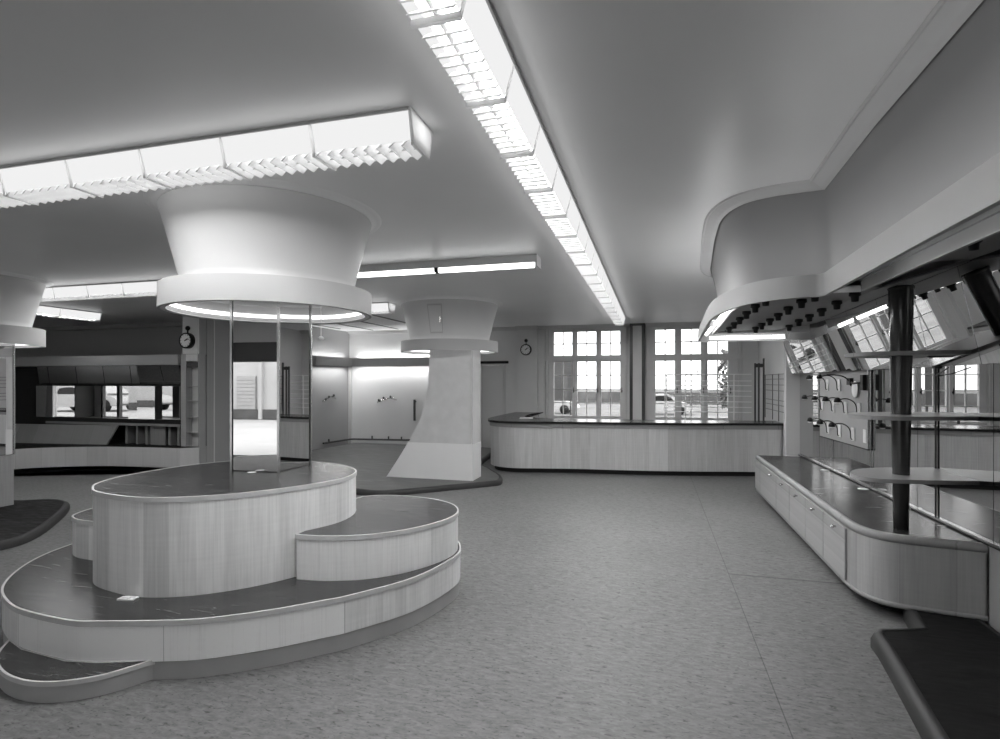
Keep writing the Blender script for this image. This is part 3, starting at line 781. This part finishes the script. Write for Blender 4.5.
# tapered post, shelves, rods
t = thing('tapered_post', 'dark polished round post tapering down to the cabinet top through three shelves', 'post', (1.66, 4.44, .577))
obj('shaft', MB().lathe((1.66, 4.44, 0), [(.001, .577), (.045, .577), (.050, .9), (.061, 1.45), (.072, 2.1), (.075, 2.262)], 40), 'wood_dark', t)
obj('collar', MB().lathe((1.66, 4.44, 0), [(.075, 2.24), (.079, 2.245), (.079, 2.26), (.075, 2.265)], 40), 'wood_dark', t)
sh = {
    'lowest': (.945, [(2.0338, 4.27), (1.76, 4.215), (1.50, 4.19), (1.40, 4.215), (1.345, 4.31), (1.352, 4.45), (1.46, 4.63), (1.64, 4.75), (2.0241, 4.86)]),
    'middle': (1.362, [(2.0336, 4.28), (1.8, 4.21), (1.55, 4.15), (1.40, 4.19), (1.33, 4.30), (1.322, 4.42), (1.44, 4.64), (1.64, 4.76), (2.0239, 4.87)]),
    'topmost': (1.795, [(2.0336, 4.28), (1.85, 4.25), (1.65, 4.25), (1.44, 4.33), (1.37, 4.5), (1.37, 4.62), (1.5, 4.76), (1.7, 4.85), (2.0234, 4.9)]),
}
for k, (z, pts) in sh.items():
    p = ccw(pts[:1]+spline(pts[1:-1], 6, False)+pts[-1:])
    lb = {'lowest': 'lowest rounded shelf on the dark post, nearest the cabinet top', 'middle': 'middle rounded shelf on the dark post, level with the counter', 'topmost': 'topmost rounded shelf on the dark post, at the foot of the tilted mirrors'}[k]
    st = thing('display_shelf', lb, 'shelf', (1.7, 4.5, z-.014))
    obj('board', MB().prism(p, z-.013, z+.013), 'shelf', st)
    obj('lipping', MB().ribbon(list(reversed(ccw(pts[:1]+spline(pts[1:-1], 6, False)+pts[-1:]))) if False else offset(p, .002), z-.0135, z+.0105, .004), 'wood_top', st)
    obj('bracket', MB().box(2.03, 2.058, 4.5, 4.53, z-.05, z-.013).box(1.85, 2.058, 4.505, 4.525, z-.024, z-.013), 'dark', st)
for (y, zt_, lb) in ((7.15, 1.745, 'thin pale rod on a round foot beside the mirror, farthest from the post'),
                     (6.0, 1.745, 'thin pale rod on a round foot beside the mirror, behind the lowest shelf')):
    r = thing('support_rod', lb, 'rod', (XW(y)-.02, y, .577))
    obj('rod', MB().tube([(XW(y)-.012, y, .58), (XW(y)-.012, y, zt_-.03)], .004, 8), 'strip', r)
    obj('foot', MB().lathe((XW(y)-.075, y, .577), [(.001, .006), (.04, .005), (.048, .0), (.001, 0)], 28), 'card', r)
yr = 4.80; xr_ = XW(yr)-.009
r = thing('support_rod', 'dark jointed rod standing against the mirror just beyond the post', 'rod', (xr_, yr, .577))
obj('rod', MB().tube([(xr_, yr, .58), (xr_, yr, 1.78)], .007, 8), 'dark', r)
obj('clamp', MB().box(xr_-.016, xr_+.010, yr-.02, yr+.02, 1.70, 1.735), 'dark', r)
obj('stay', MB().tube([(xr_, yr, 1.645), (xr_-.03, yr-.12, 1.66), (xr_-.05, yr-.3, 1.70)], .004, 6), 'dark', r)
o = obj('white_disc', MB().lathe((1.995, 5.2, .577), [(.001, .006), (.04, .005), (.048, .0), (.001, 0)], 28), 'card')
tag(base_origin(o, (1.995, 5.2, .577)), 'small white disc on the cabinet top just behind the foot of the post', 'disc')

# panel with swan-neck brackets
t = thing('bracket_board', 'upright pale board carrying rows of swan-neck brackets, before the mirror wall', 'board', (2.02, 6.8, .955))
def PX(y): return XW(y)-.030       # face of the board
prof = [(6.02, .955), (7.50, .945), (7.50, 1.73), (6.02, 1.755)]
obj('board', MB().loft([[(PX(y), y, z) for y, z in prof], [(PX(y)+.022, y, z) for y, z in prof]], True, False, True), 'board_grey', t)
obj('edge_strip', MB().box(PX(6.01)-.002, PX(6.01)+.024, 6.008, 6.02, .955, 1.78), 'strip', t)
obj('bottom_edge', MB().loft([[(PX(y)-.002, y, z) for y, z in ((6.02, .945), (7.50, .935), (7.50, .947), (6.02, .957))], [(PX(y)+.024, y, z) for y, z in ((6.02, .945), (7.50, .935), (7.50, .947), (6.02, .957))]], True, False, True), 'black', t)
obj('name_plate', MB().box(PX(6.08)-.006, PX(6.08), 6.05, 6.12, 1.01, 1.14), 'frame', t)
def bracket(loc, label):
    r = thing('swan_neck_bracket', label, 'bracket', loc, 'swan-neck brackets on the panel')
    x, y, z = loc
    obj('base_plate', MB().box(x-.008, x, y-.04, y+.04, z-.085, z+.045), 'wall', r)
    obj('arm', MB().tube(spline([(x-.010, y, z-.075), (x-.022, y, z-.06), (x-.028, y, z+.01), (x-.05, y, z+.055), (x-.10, y, z+.085), (x-.15, y, z+.085), (x-.19, y, z+.07)], 4, False), .005, 8), 'black', r)
    h = obj('head', MB().lathe((x-.195, y, z+.055), [(.001, .046), (.018, .042), (.027, .026), (.033, .0), (.028, -.004), (.001, -.002)], 18), 'black', r)
    obj('cap', MB().lathe((x-.195, y, z+.045), [(.001, -.008), (.018, -.006), (.026, .004), (.001, .004)], 14), 'card', h)
    return r
rows = [('top', 1.585, [7.0, 6.62]), ('middle', 1.352, [7.186, 6.795, 6.417, 6.056]), ('bottom', 1.10, [6.967, 6.6, 6.217])]
ordn = ['farthest', 'second', 'third', 'nearest']
for rn, z, Ys in rows:
    for i, y in enumerate(Ys):
        nm = 'nearest' if i == len(Ys)-1 else ordn[i]
        if nm in ('second', 'third'): nm = {'second': 'second from the window end', 'third': 'third from the window end'}[nm]
        else: nm = {'farthest': 'at the window end', 'nearest': 'nearest the post'}[nm]
        bracket((PX(y*1.027)-.003, y*1.027, 1.6+(z-1.6)*1.027), 'black swan-neck bracket %s in the %s row of the pale board' % (nm, rn))
xb, yb = PX(6.3), 6.29
r = thing('disc_bracket', 'jointed black bracket holding a round pale disc, top row by the post', 'bracket', (xb, yb, 1.53))
obj('disc', MB().lathe((xb-.02, yb, 1.525), [(.001, .006), (.075, .006), (.085, 0), (.001, -.004)], 28, 'X'), 'dial', r)
obj('arm', MB().tube(spline([(xb-.005, yb+.16, 1.56), (xb-.045, yb+.14, 1.63), (xb-.11, yb+.18, 1.67), (xb-.21, yb+.23, 1.675)], 4, False), .007, 8), 'black', r)
obj('crossbar', MB().tube([(xb-.01, yb+.16, 1.60), (xb-.035, yb, 1.585), (xb-.01, yb-.22, 1.60)], .01, 8), 'black', r)
obj('clamp', MB().box(xb-.035, xb, yb-.26, yb-.19, 1.52, 1.67), 'black', r)
obj('clamp', MB().box(xb-.035, xb, yb+.10, yb+.20, 1.57, 1.64), 'black', r)

# ------------------------------------------------------------------ light canopy above the cabinet
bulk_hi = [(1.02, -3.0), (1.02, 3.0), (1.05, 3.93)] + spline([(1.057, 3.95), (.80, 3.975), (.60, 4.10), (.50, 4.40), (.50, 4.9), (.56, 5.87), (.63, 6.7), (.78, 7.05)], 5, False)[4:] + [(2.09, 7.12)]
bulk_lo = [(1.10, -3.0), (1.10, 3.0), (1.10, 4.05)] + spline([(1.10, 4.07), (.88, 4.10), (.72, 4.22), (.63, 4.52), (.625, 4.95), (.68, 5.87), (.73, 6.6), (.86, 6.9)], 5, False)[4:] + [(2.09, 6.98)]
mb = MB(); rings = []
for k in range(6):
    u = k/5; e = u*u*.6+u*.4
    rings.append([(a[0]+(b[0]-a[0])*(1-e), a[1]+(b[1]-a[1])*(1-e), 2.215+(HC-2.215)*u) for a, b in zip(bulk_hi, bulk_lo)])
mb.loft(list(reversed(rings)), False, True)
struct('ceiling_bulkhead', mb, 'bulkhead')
# raised cornice band on the ceiling round the bulkhead
mb = MB(); pth = bulk_hi[:-1]
rr = [[(x, y, z) for x, y in offset(pth, -d, False)] for d, z in ((.0, HC-.045), (.03, HC-.036), (.085, HC-.010), (.095, HC-.012), (.105, HC-.001))]
mb.loft(rr, False, False)
struct('ceiling_cornice', mb, 'offwhite')
t = thing('light_canopy', 'curved hanging light canopy with deep fascia over the cabinet and mirrors', 'canopy', (1.4, 4.5, 2.1))
fas = [(.90, -3.0), (.905, 1.0), (.925, 2.4), (.952, 3.56)] + spline([(.95, 3.60), (.80, 3.625), (.655, 3.73), (.545, 3.93), (.465, 4.32), (.44, 4.75), (.465, 5.6), (.50, 6.5), (.53, 7.22)], 6, False)[1:] + [(.56, 7.27), (1.2, 7.29), (2.09, 7.30)]
obj('fascia', MB().ribbon(fas, 2.10, 2.232, -.02, closed=False), 'fascia', t)
bl = [(.67, 6.93), (.64, 5.8), (.60, 4.75), (.62, 4.38), (.72, 4.10), (.95, 3.93), (1.36, 3.92)]
mb = MB().prism(bl+[(1.36, 6.93)], 2.19, 2.205, smooth=False)
mb.loft([[(1.36, y, 2.19), (x_, y, z_), (x_, y, z_+.015), (1.36, y, 2.205)] for y, x_, z_ in ((6.93, 1.75, 2.265), (4.05, 1.88, 2.345))], True, False, True)
obj('soffit_board', mb, 'soffit', t)
obj('trough_lip', MB().ribbon(bl[:-1]+[(1.25, 3.92)], 2.165, 2.205, .012, closed=False), 'white', t)
obj('trough_lip', MB().box(.67, 1.7, 6.93, 6.945, 2.165, 2.285), 'white', t)
obj('pelmet', MB().box(1.25, 1.268, -3.0, 3.92, 2.168, 2.37), 'pelmet', t)
obj('pelmet_ledge', MB().box(1.235, 1.25, -3.0, 3.92, 2.235, 2.26), 'fascia_grey', t)
obj('dark_soffit', MB().box(1.268, 2.085, -3.0, 4.05, 2.355, 2.37), 'soffit', t)
for a, b in (((.55, 4.5), (.575, 5.65)), ((.575, 5.75), (.60, 6.9))):
    obj('tube', MB().tube([(a[0], a[1], 2.16), (b[0], b[1], 2.16)], .017, 8), 'tube_bare', t)
for a, b in ((.66, 1.32),):
    obj('tube', MB().tube([(a, 7.14, 2.135), (b+.2, 7.14, 2.135)], .02, 8), 'tube_bare', t)
obj('tube_holder', MB().box(.53, .60, 5.67, 5.73, 2.14, 2.2), 'frame', t)
yy = 3.35
for L in (.5, .22, 1.15, .9, .9):
    obj('tube', MB().tube([(1.0, yy, 2.160), (1.0, yy-L, 2.160)], .012, 8), 'tube_bare', t); yy -= L+.09
z = 2.19
spots = [('outer row', [(.786, 6.35), (.769, 5.86), (.759, 5.43), (.749, 4.98), (.745, 4.55), (.75, 4.17)]),
         ('middle row', [(1.057, 6.43), (1.049, 6.03), (1.045, 5.61), (1.032, 5.19), (1.018, 4.76), (1.018, 4.36), (1.02, 4.03)]),
         ('inner row', [(1.349, 6.27), (1.320, 5.75), (1.311, 5.35), (1.301, 4.95), (1.284, 4.51), (1.276, 4.11)])]
nth = ['first', 'second', 'third', 'fourth', 'fifth', 'sixth', 'seventh']
def spot(x, y, z, label):
    r = thing('ceiling_spotlight', label, 'spotlight', (x, y, z), 'black spotlights beneath the canopy')
    obj('body', MB().lathe((x, y, z), [(.001, 0), (.034, 0), (.036, -.022), (.024, -.03), (.021, -.062), (.001, -.064)], 16), 'black', r)
    return r
for rn, pts in spots:
    for i, (x, y) in enumerate(pts):
        spot(x, y, z, 'black stub spotlight, %s from the windows in the %s under the canopy' % (nth[i], rn))
spot(1.52, 3.8, 2.355, 'black stub spotlight under the canopy just left of the dark post top')
spot(1.62, 3.45, 2.355, 'black stub spotlight under the dark soffit just right of the dark post')
o = obj('hanging_bulb', MB().lathe((1.45, 6.86, 2.08), [(.001, 0), (.018, .02), (.022, .05), (.012, .09), (.008, .115)], 16).tube([(1.45, 6.86, 2.19), (1.45, 6.86, 2.2)], .006, 6), 'strap')
tag(base_origin(o, (1.45, 6.86, 2.08)), 'small pear-shaped pendant hanging in the far trough of the canopy', 'pendant')
o = obj('spot_tray', MB().lathe((.79, 6.72, 2.16), [(.001, 0), (.075, 0), (.085, .01), (.08, .012), (.001, .006)], 24).tube([(.79, 6.72, 2.165), (.79, 6.72, 2.188)], .008, 8), 'dark')
tag(base_origin(o, (.79, 6.72, 2.16)), 'shallow dark disc fixed under the far corner of the canopy', 'disc')
ar = area('lamp', (.565, 5.7, 2.13), (0, 0, 0), .06, 2.4, 14); ar.parent = t; ar.location = Vector(ar.location)-LOC[t.name]
ar = area('lamp', (1.1, 7.12, 2.11), (0, 0, 0), 1.0, .06, 8); ar.parent = t; ar.location = Vector(ar.location)-LOC[t.name]

for loc_, sx_, sy_, pw_ in (((.54, 5.5, 2.19), .04, 2.2, 2.2), ((.84, 3.78, 2.19), .16, .03, .5), ((1.0, 1.9, 2.19), .04, 3.0, .45)):
    ar = area('lamp', loc_, (PI, 0, 0), sx_, sy_, pw_); ar.parent = t; ar.location = Vector(ar.location)-LOC[t.name]
# ------------------------------------------------------------------ clocks
def clock(loc, r, label, ang=(60, 200)):
    x, y, z = loc
    t = thing('wall_clock', label, 'clock', loc)
    obj('case', MB().lathe((x, y, z), [(.001, 0), (r, 0), (r*1.03, .06), (r, .085), (r*.86, .09), (r*.84, .08)], 40, 'Y'), 'black', t)
    obj('dial', MB().lathe((x, y, z), [(.001, .081), (r*.85, .081), (r*.85, .078)], 40, 'Y', smooth=False), 'dial', t)
    ticks = MB()
    for k in range(12):
        a = 2*PI*k/12; c, s = math.cos(a), math.sin(a)
        q = [(x+c*r*u+dx*-s, y-.083, z+s*r*u+dx*c) for u, dx in ((.66, -.004), (.8, -.004), (.8, .004), (.66, .004))]
        ticks.loft([[(px, y-.082, pz) for px, _, pz in q], [(px, y-.084, pz) for px, _, pz in q]], True, False, True)
    obj('hour_mark', ticks, 'black', t)
    for deg, L, wd in ((ang[0], .50, .009), (ang[1], .72, .006)):
        a = math.radians(90-deg); c, s = math.cos(a), math.sin(a)
        q = [(x+c*r*u-s*dx, z+s*r*u+c*dx) for u, dx in ((-.12, -wd), (L, -wd*.5), (L, wd*.5), (-.12, wd))]
        obj('hand', MB().loft([[(px, y-.0855, pz) for px, pz in q], [(px, y-.089, pz) for px, pz in q]], True, False, True), 'black', t)
    obj('bell', MB().sphere((x, y-.03, z+r+.085), .042, 14).box(x-.008, x+.008, y-.04, y-.02, z+r-.01, z+r+.06), 'black', t)
    return t
clock((-2.80, YB-.121, 2.335), .125, 'round black-cased clock on the pier left of the windows', (42, 62))
clock((-7.955, 7.934, 2.333), .136, 'round black-cased clock above the end of the mirrored display at the left', (55, 75))

# ------------------------------------------------------------------ alcove: lit pelmet, hooks, rail
t = thing('lit_pelmet', 'grey lighting pelmet running round the alcove walls behind the papered column', 'pelmet', (-6, 12.3, 2.0))
obj('board', MB().prism([(-7.40, 10.75), (-7.27, 10.73), (-7.22, 12.20), (-4.05, 12.22), (-4.05, 12.27), (-7.28, 12.26), (-7.34, 10.78)], 1.985, 2.19, smooth=False), 'fascia_grey', t)
obj('shelf', MB().prism([(-7.48, 10.75), (-7.34, 10.78), (-7.28, 12.26), (-4.05, 12.27), (-4.05, YB-.002), (-7.40, YB-.002)], 2.075, 2.09, smooth=False), 'white', t)
for a, b in ((-7.1, -6.6), (-6.5, -5.9), (-5.8, -5.1), (-5.0, -4.2)):
    obj('tube', MB().tube([(a, 12.32, 2.12), (b, 12.32, 2.12)], .012, 8), 'tube_soft', t)
for a, b in ((10.9, 11.35), (11.45, 12.1)):
    obj('tube', MB().tube([(-7.36, a, 2.12), (-7.325, b, 2.12)], .012, 8), 'tube_soft', t)
for loc_, rot_, sx_, sy_, pw_ in (((-5.7, 12.315, 2.16), (PI, 0, 0), 2.9, .03, 12), ((-5.7, 12.25, 1.98), (.10, 0, 0), 2.9, .03, 13),
                                 ((-7.35, 11.5, 2.16), (PI, 0, 0), .03, 1.3, 5), ((-7.28, 11.5, 1.98), (0, -.15, 0), .03, 1.3, 10)):
    ar = area('lamp', loc_, rot_, sx_, sy_, pw_); ar.parent = t; ar.location = Vector(ar.location)-LOC[t.name]
def hook_group(p, d, label):
    """p: wall point, d: unit vector along the wall, n: out of the wall"""
    n = Vector((d.y, -d.x, 0))
    if n.y > 0 or (abs(n.y) < .3 and n.x < 0): n = -n
    t = thing('wall_bracket', label, 'bracket', tuple(p))
    a, b = p-d*.26, p+d*.26
    obj('bar', MB().tube([tuple(a+n*.05-Vector((0, 0, .06))), tuple(p-d*.1+n*.05), tuple(p+d*.08+n*.05+Vector((0, 0, .05))), tuple(b+n*.05+Vector((0, 0, .0)))], .015, 8), 'strip', t)
    for k, (s, dz) in enumerate(((-.2, -.04), (-.07, .015), (.12, .045))):
        c = p+d*s+Vector((0, 0, dz))
        obj('hook', MB().tube([tuple(c), tuple(c+n*.06), tuple(c+n*.09+Vector((0, 0, .03)))], .015, 8).sphere(tuple(c+n*.09+Vector((0, 0, .035))), .030, 8), 'dark', t)
    return t
hook_group(Vector((-6.35, YB-.002, 1.16)), Vector((1, 0, 0)), 'small branching wall bracket on the alcove back wall, left of the papered column')
hook_group(Vector((-7.468, 11.5, 1.20)), Vector((.04, 1, 0)).normalized(), 'small branching wall bracket on the narrow alcove side wall')
t = thing('low_wall_rail', 'dark rail with short studs running along the foot of the alcove walls', 'rail', (-6.4, 12.3, .15))
obj('rail', MB().tube([(-7.42, 11.25, .17), (-7.33, 12.28, .165), (-7.25, 12.33, .165), (-4.6, 12.34, .20)], .022, 8), 'dark', t)
for x in (-6.75, -6.3, -5.95, -5.3): obj('stud', MB().tube([(x, 12.34, .17), (x, 12.34, .26)], .02, 8).tube([(x, 12.34, .18), (x, YB, .18)], .012, 8), 'dark', t)
obj('stud', MB().tube([(-7.40, 11.45, .165), (-7.40, 11.45, .25)], .02, 8).tube([(-7.40, 11.45, .17), (-7.46, 11.45, .17)], .012, 8), 'dark', t)
t = thing('wall_bar', 'upright dark wall handle just left of the papered column', 'handle', (-5.6, 12.38, .65))
obj('bar', MB().tube([(-5.6, 12.33, 1.17), (-5.6, 12.33, .66)], .028, 10), 'dark', t)
obj('mount', MB().tube([(-5.6, 12.33, 1.12), (-5.6, YB, 1.12)], .02, 8).tube([(-5.6, 12.33, .70), (-5.63, YB, .70)], .03, 8), 'dark', t)
t = thing('light_pull', 'pull cord with a pale knob hanging from the canopy beside the nearest mirror column', 'cord', (-2.46, 3.70, 1.93))
obj('cord', MB().tube([(-2.46, 3.70, 2.22), (-2.46, 3.70, 1.95)], .0025, 6), 'wire', t)
obj('knob', MB().lathe((-2.46, 3.70, 1.93), [(.001, -.01), (.02, -.006), (.026, .006), (.012, .02), (.001, .024)], 16), 'card', t)

# ------------------------------------------------------------------ mirrored display at the left
t = thing('curved_plinth', 'low curved pale wood plinth under the mirrored display at the left', 'plinth', (-9.2, 8.5, 0))
fr = spline([(-10.72, 6.55), (-10.55, 6.88), (-10.40, 7.08), (-9.94, 7.38), (-9.33, 7.59), (-8.56, 7.69), (-7.95, 7.73)], 5, False)
pl = ccw(fr+[(-7.735, 7.93), (-7.74, 7.945), (-8.10, 7.945), (-8.10, 9.38), (-13.2, 9.38), (-13.2, 6.55)])
obj('side', MB().prism(pl, .10, .445, smooth=False), 'wood_l', t)
obj('top', MB().prism(offset(pl, -.004), .445, .452), 'lino_deep', t)
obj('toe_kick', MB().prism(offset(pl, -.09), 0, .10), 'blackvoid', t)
t = thing('mirrored_display', 'dark display unit with two rows of small mirrors beneath a plain grey header', 'display unit', (-9.8, 8.2, .453))
YD = 7.93
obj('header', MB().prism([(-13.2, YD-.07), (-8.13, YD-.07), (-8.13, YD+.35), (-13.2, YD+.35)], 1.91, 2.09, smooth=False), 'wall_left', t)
obj('back', MB().box(-13.2, -8.13, YD+.33, YD+.36, .453, 1.91), 'blackvoid', t)
obj('ledge', MB().box(-11.35, -8.13, YD-.03, YD+.3, .80, .845), 'wood_d', t)
obj('ledge_edge', MB().box(-11.35, -8.13, YD-.02, YD+.3, .845, .905), 'black', t)
xs = [-11.33, -10.68, -9.98, -9.31, -9.11, -8.55, -8.135]
xs = [-11.65, -11.37, -10.65, -9.97, -9.32, -9.12, -8.56, -8.14]
for i, (a, b) in enumerate(zip(xs[:-1], xs[1:])):
    yaw = [0, .02, -.03, .0, .16, .05, -.03][i]
    obj('mirror', MB().box(a+.006, b-.006, YD, YD+.008, .92, 1.525, yaw), 'mirror_d', t)
    # upper mirrors lean forward
    lf = .045 if i < 5 else .10
    q = [(YD+.06, 1.56), (YD+.06-lf, 1.905), (YD+.068-lf, 1.905), (YD+.068, 1.56)]
    obj('tilted_mirror', MB().loft([[(a+.006, y, z) for y, z in q], [(b-.006, y, z) for y, z in q]], True, False, True), 'mirror_d', t)
obj('mid_rail', MB().box(-11.65, -8.13, YD-.012, YD+.05, 1.527, 1.556), 'black', t)
obj('bottom_rail', MB().box(-11.65, -8.13, YD-.014, YD+.05, .905, .922), 'black', t)
for x in (-9.45, -9.2, -8.98, -8.72, -8.45, -8.25):
    obj('divider', MB().box(x-.025, x+.025, YD+.06, YD+.3, .453, .80), 'wood_d', t)
obj('niche_panel', MB().box(-8.86, -8.52, YD+.04, YD+.06, .453, .80), 'wood_d', t)
o = obj('leaning_panel', MB().loft([[(-11.9, 7.46, .455), (-9.62, 7.74, .455), (-9.50, 7.86, .80), (-11.9, 7.60, .80)], [(-11.9, 7.49, .455), (-9.62, 7.77, .455), (-9.50, 7.89, .80), (-11.9, 7.63, .80)]], True, False, True), 'wood_d')
tag(base_origin(o, (-10.7, 7.6, .455)), 'wide wooden panel leaning on the curved plinth below the small mirrors', 'panel')
t = thing('end_shelving', 'narrow upright shelf case with small compartments below the left clock', 'shelf case', (-7.93, 8.0, .453))
obj('side', MB().box(-8.11, -8.0, YD-.02, YD+.15, .453, 2.09), 'wood_r', t)
obj('back', MB().box(-8.0, -7.76, YD+.12, YD+.14, .453, 2.05), 'wall_light', t)
obj('side', MB().box(-7.755, -7.735, YD+.0, YD+.15, .453, 2.09), 'wall_left', t)
obj('top', MB().box(-8.0, -7.755, YD-.02, YD+.15, 1.97, 2.09), 'wall_light', t)
obj('rail', MB().box(-8.0, -7.755, YD, YD+.1, 1.86, 1.95), 'dark', t)
for z in (.70, .97, 1.26, 1.52): obj('shelf', MB().box(-8.0, -7.755, YD+.02, YD+.13, z-.008, z+.008), 'wood_r', t)

# ------------------------------------------------------------------ wire racks by the windows
def wire_rack(name, label, plane, a0, a1, c, verts, zs, z0, z1, mat, r=.005):
    t = thing(name, label, 'wire rack', ((a0+a1)/2, c, z0) if plane == 'Y' else (c, (a0+a1)/2, z0))
    def V(a, z, off=0): return (a, c+off, z) if plane == 'Y' else (c+off, a, z)
    for a in verts:
        obj('upright', MB().tube([V(a, z0), V(a, z1)], r*1.3, 6), mat, t)
    for z in zs:
        obj('wire', MB().tube([V(a0, z, -.008), V(a1, z, -.008)], r, 6), mat, t)
    return t
rk = wire_rack('wire_rack', 'pale wire rack of level bars standing before the right-hand window', 'Y', .22, 1.80, 11.4, (.25, .60, 1.49), (1.748, 1.62, 1.53, 1.425, 1.327, 1.218, 1.113, 1.016), 0, 1.75, 'wire', .009)
obj('foot', MB().box(.2, .3, 11.15, 11.65, 0, .025).box(1.44, 1.54, 11.15, 11.65, 0, .025).box(.55, .65, 11.15, 11.65, 0, .025), 'wire', rk)
wire_rack('wire_rack', 'dark wire grid fixed flat on the right wall beyond the mirrors', 'X', 9.75, 11.5, 2.05, (9.82, 10.28, 10.78, 11.45), (1.732, 1.65, 1.55, 1.451, 1.286, 1.204, 1.104), .93, 1.74, 'wire_dark', .006)
t = thing('ladder_frame', 'narrow dark upright frame standing at the right of the pale wire rack', 'frame', (1.94, 11.45, 0))
for x in (1.87, 1.935, 2.02): obj('upright', MB().box(x-.014, x+.014, 11.42, 11.46, 0, 1.96 if x < 2 else 2.05), 'dark', t)
obj('crossbar', MB().box(1.87, 2.02, 11.425, 11.455, 1.88, 1.95).box(1.87, 2.02, 11.425, 11.455, .3, .36), 'dark', t)
for ch, x in (('2', .62), ('4', .84), ('3', 1.06)):
    cu = bpy.data.curves.new('numeral', 'FONT'); cu.body = ch; cu.size = .125; cu.extrude = .004; cu.align_x = 'CENTER'
    o = bpy.data.objects.new('numeral', cu); COL.objects.link(o); o.location = (x, 11.405, 1.758); o.rotation_euler = (PI/2, 0, PI)
    cu.materials.append(M['card'])
    dg = bpy.context.evaluated_depsgraph_get(); me = bpy.data.meshes.new_from_object(o.evaluated_get(dg))
    mo = bpy.data.objects.new('numeral', me); mo.location = o.location; mo.rotation_euler = o.rotation_euler
    bpy.data.objects.remove(o); COL.objects.link(mo); o = mo; o.name = 'numeral'
    tag(o, 'small white numeral %s standing on top of the pale wire rack' % {'2': 'two', '4': 'four', '3': 'three'}[ch], 'numeral')
    LOC[o.name] = Vector(o.location)

# ------------------------------------------------------------------ outside
struct('ground', MB().box(-90, 90, YB+.3, 140, -.9, -.7), 'ground')
struct('ground_street', MB().box(-80, 30, -40, -3.2, -.15, -.02), 'pave')
o = struct('far_bank', MB().prism(spline([(-80, 62), (-40, 60), (0, 61), (40, 60), (80, 63), (80, 75), (-80, 75)], 3), -.8, .52, smooth=False), 'hill')
def car(loc, label, mat, rz=0.0):
    t = thing('parked_car', label, 'car', loc); x, y, z = loc
    L = 2.0
    def sect(pts, hw, name, mt, parent):
        mb = MB(); a = [(x+px, y-hw, z+pz) for px, pz in pts]; b = [(x+px, y+hw, z+pz) for px, pz in pts]
        mb.loft([b, a], True, False, True); return obj(name, mb, mt, parent)
    body = sect(spline([(-2.0, .35), (-1.98, .62), (-1.5, .84), (-.9, .92), (0, .94), (.9, .92), (1.6, .84), (2.0, .66), (2.02, .35), (0, .28)], 3), .78, 'body', mat, t)
    cab = sect(spline([(-1.1, .90), (-.75, 1.28), (-.3, 1.42), (.4, 1.42), (.85, 1.24), (1.2, .90)], 3), .66, 'cabin', mat, t)
    sect([(-.80, .96), (-.58, 1.27), (-.1, 1.33), (.35, 1.33), (.68, 1.2), (.88, .96)], .668, 'side_window', 'black', cab)
    for wx in (-1.25, 1.25):
        for s in (-.78, .78): obj('wheel', MB().lathe((x+wx, y+s+.09, z+.33), [(.001, 0), (.33, 0), (.33, .18), (.001, .18)], 20, 'Y'), 'black', t)
    return t
car((-7.4, 40, -.7), 'pale car parked outside, seen through the left window', 'carpaint')
car((.5, 41, -.7), 'pale car parked outside, seen low in the right window', 'carpaint')
car((-30, -8, -.02), 'white car in the street, seen reflected in the left mirrors', 'carpaint')
t = thing('stand_in_board', 'plain grey stand-in board on two posts outside the left-hand casement', 'board', (-2.3, 14.0, -.7))  # invented board, added only to grey one casement pane
obj('board', MB().box(-2.55, -1.99, 13.98, 14.02, 1.12, 2.12), 'hill', t)
for x in (-2.5, -2.04): obj('post', MB().box(x-.02, x+.02, 14.02, 14.06, -.7, 2.1), 'dark', t)
# tree beyond the right window
t = thing('tree', 'leafy tree outside the right-hand window', 'tree', (3.0, 21.5, -.7))
obj('trunk', MB().tube([(2.75, 21.5, -.7), (2.78, 21.5, .6), (2.9, 21.5, 1.6), (3.0, 21.5, 2.6)], .15, 10, radii=[.2, .16, .13, .08]).tube([(2.8, 21.5, 1.2), (3.2, 21.6, 2.0), (3.5, 21.6, 2.6)], .06, 8), 'bark', t)
mb = MB()
for k in range(1100):
    a = random.uniform(0, 2*PI); r = random.random()**.5*.62; zz = random.uniform(.7, 2.75)
    rr = r*(1-.25*abs(zz-1.9))
    p = Vector((2.85+rr*math.cos(a), 21.5+rr*math.sin(a), zz)); s = random.uniform(.07, .15)
    d1_ = Vector((random.uniform(-1, 1), random.uniform(-1, 1), random.uniform(-1, 1))).normalized(); d2 = d1_.orthogonal().normalized()
    mb.face([mb.bm.verts.new(p+d1_*s), mb.bm.verts.new(p+d2*s*.5), mb.bm.verts.new(p-d1_*s), mb.bm.verts.new(p-d2*s*.5)])
obj('foliage', mb, 'leaf', t)
# building across the street behind the viewer (seen in the column mirror)
t = thing('street_building', 'white building across the street, seen reflected in the column mirror', 'building', (-16, -14.2, 0))
obj('wall', MB().box(-60, 12, -14.6, -14.2, 0, 6), 'facade', t)
obj('base_course', MB().box(-60, 12, -14.2, -14.12, 0, .42), 'facade_dark', t)
sh_ = MB().box(-15.65, -14.75, -14.2, -14.13, .42, 1.85)
for k in range(9): sh_.box(-15.65, -14.75, -14.13, -14.11, .44+k*.155, .44+k*.155+.13)
obj('shutter', sh_, 'shutter', t)
obj('pier', MB().box(-14.58, -14.42, -14.2, -14.05, 0, 6).box(-22, -21.5, -14.2, -14.05, 0, 6), 'facade', t)
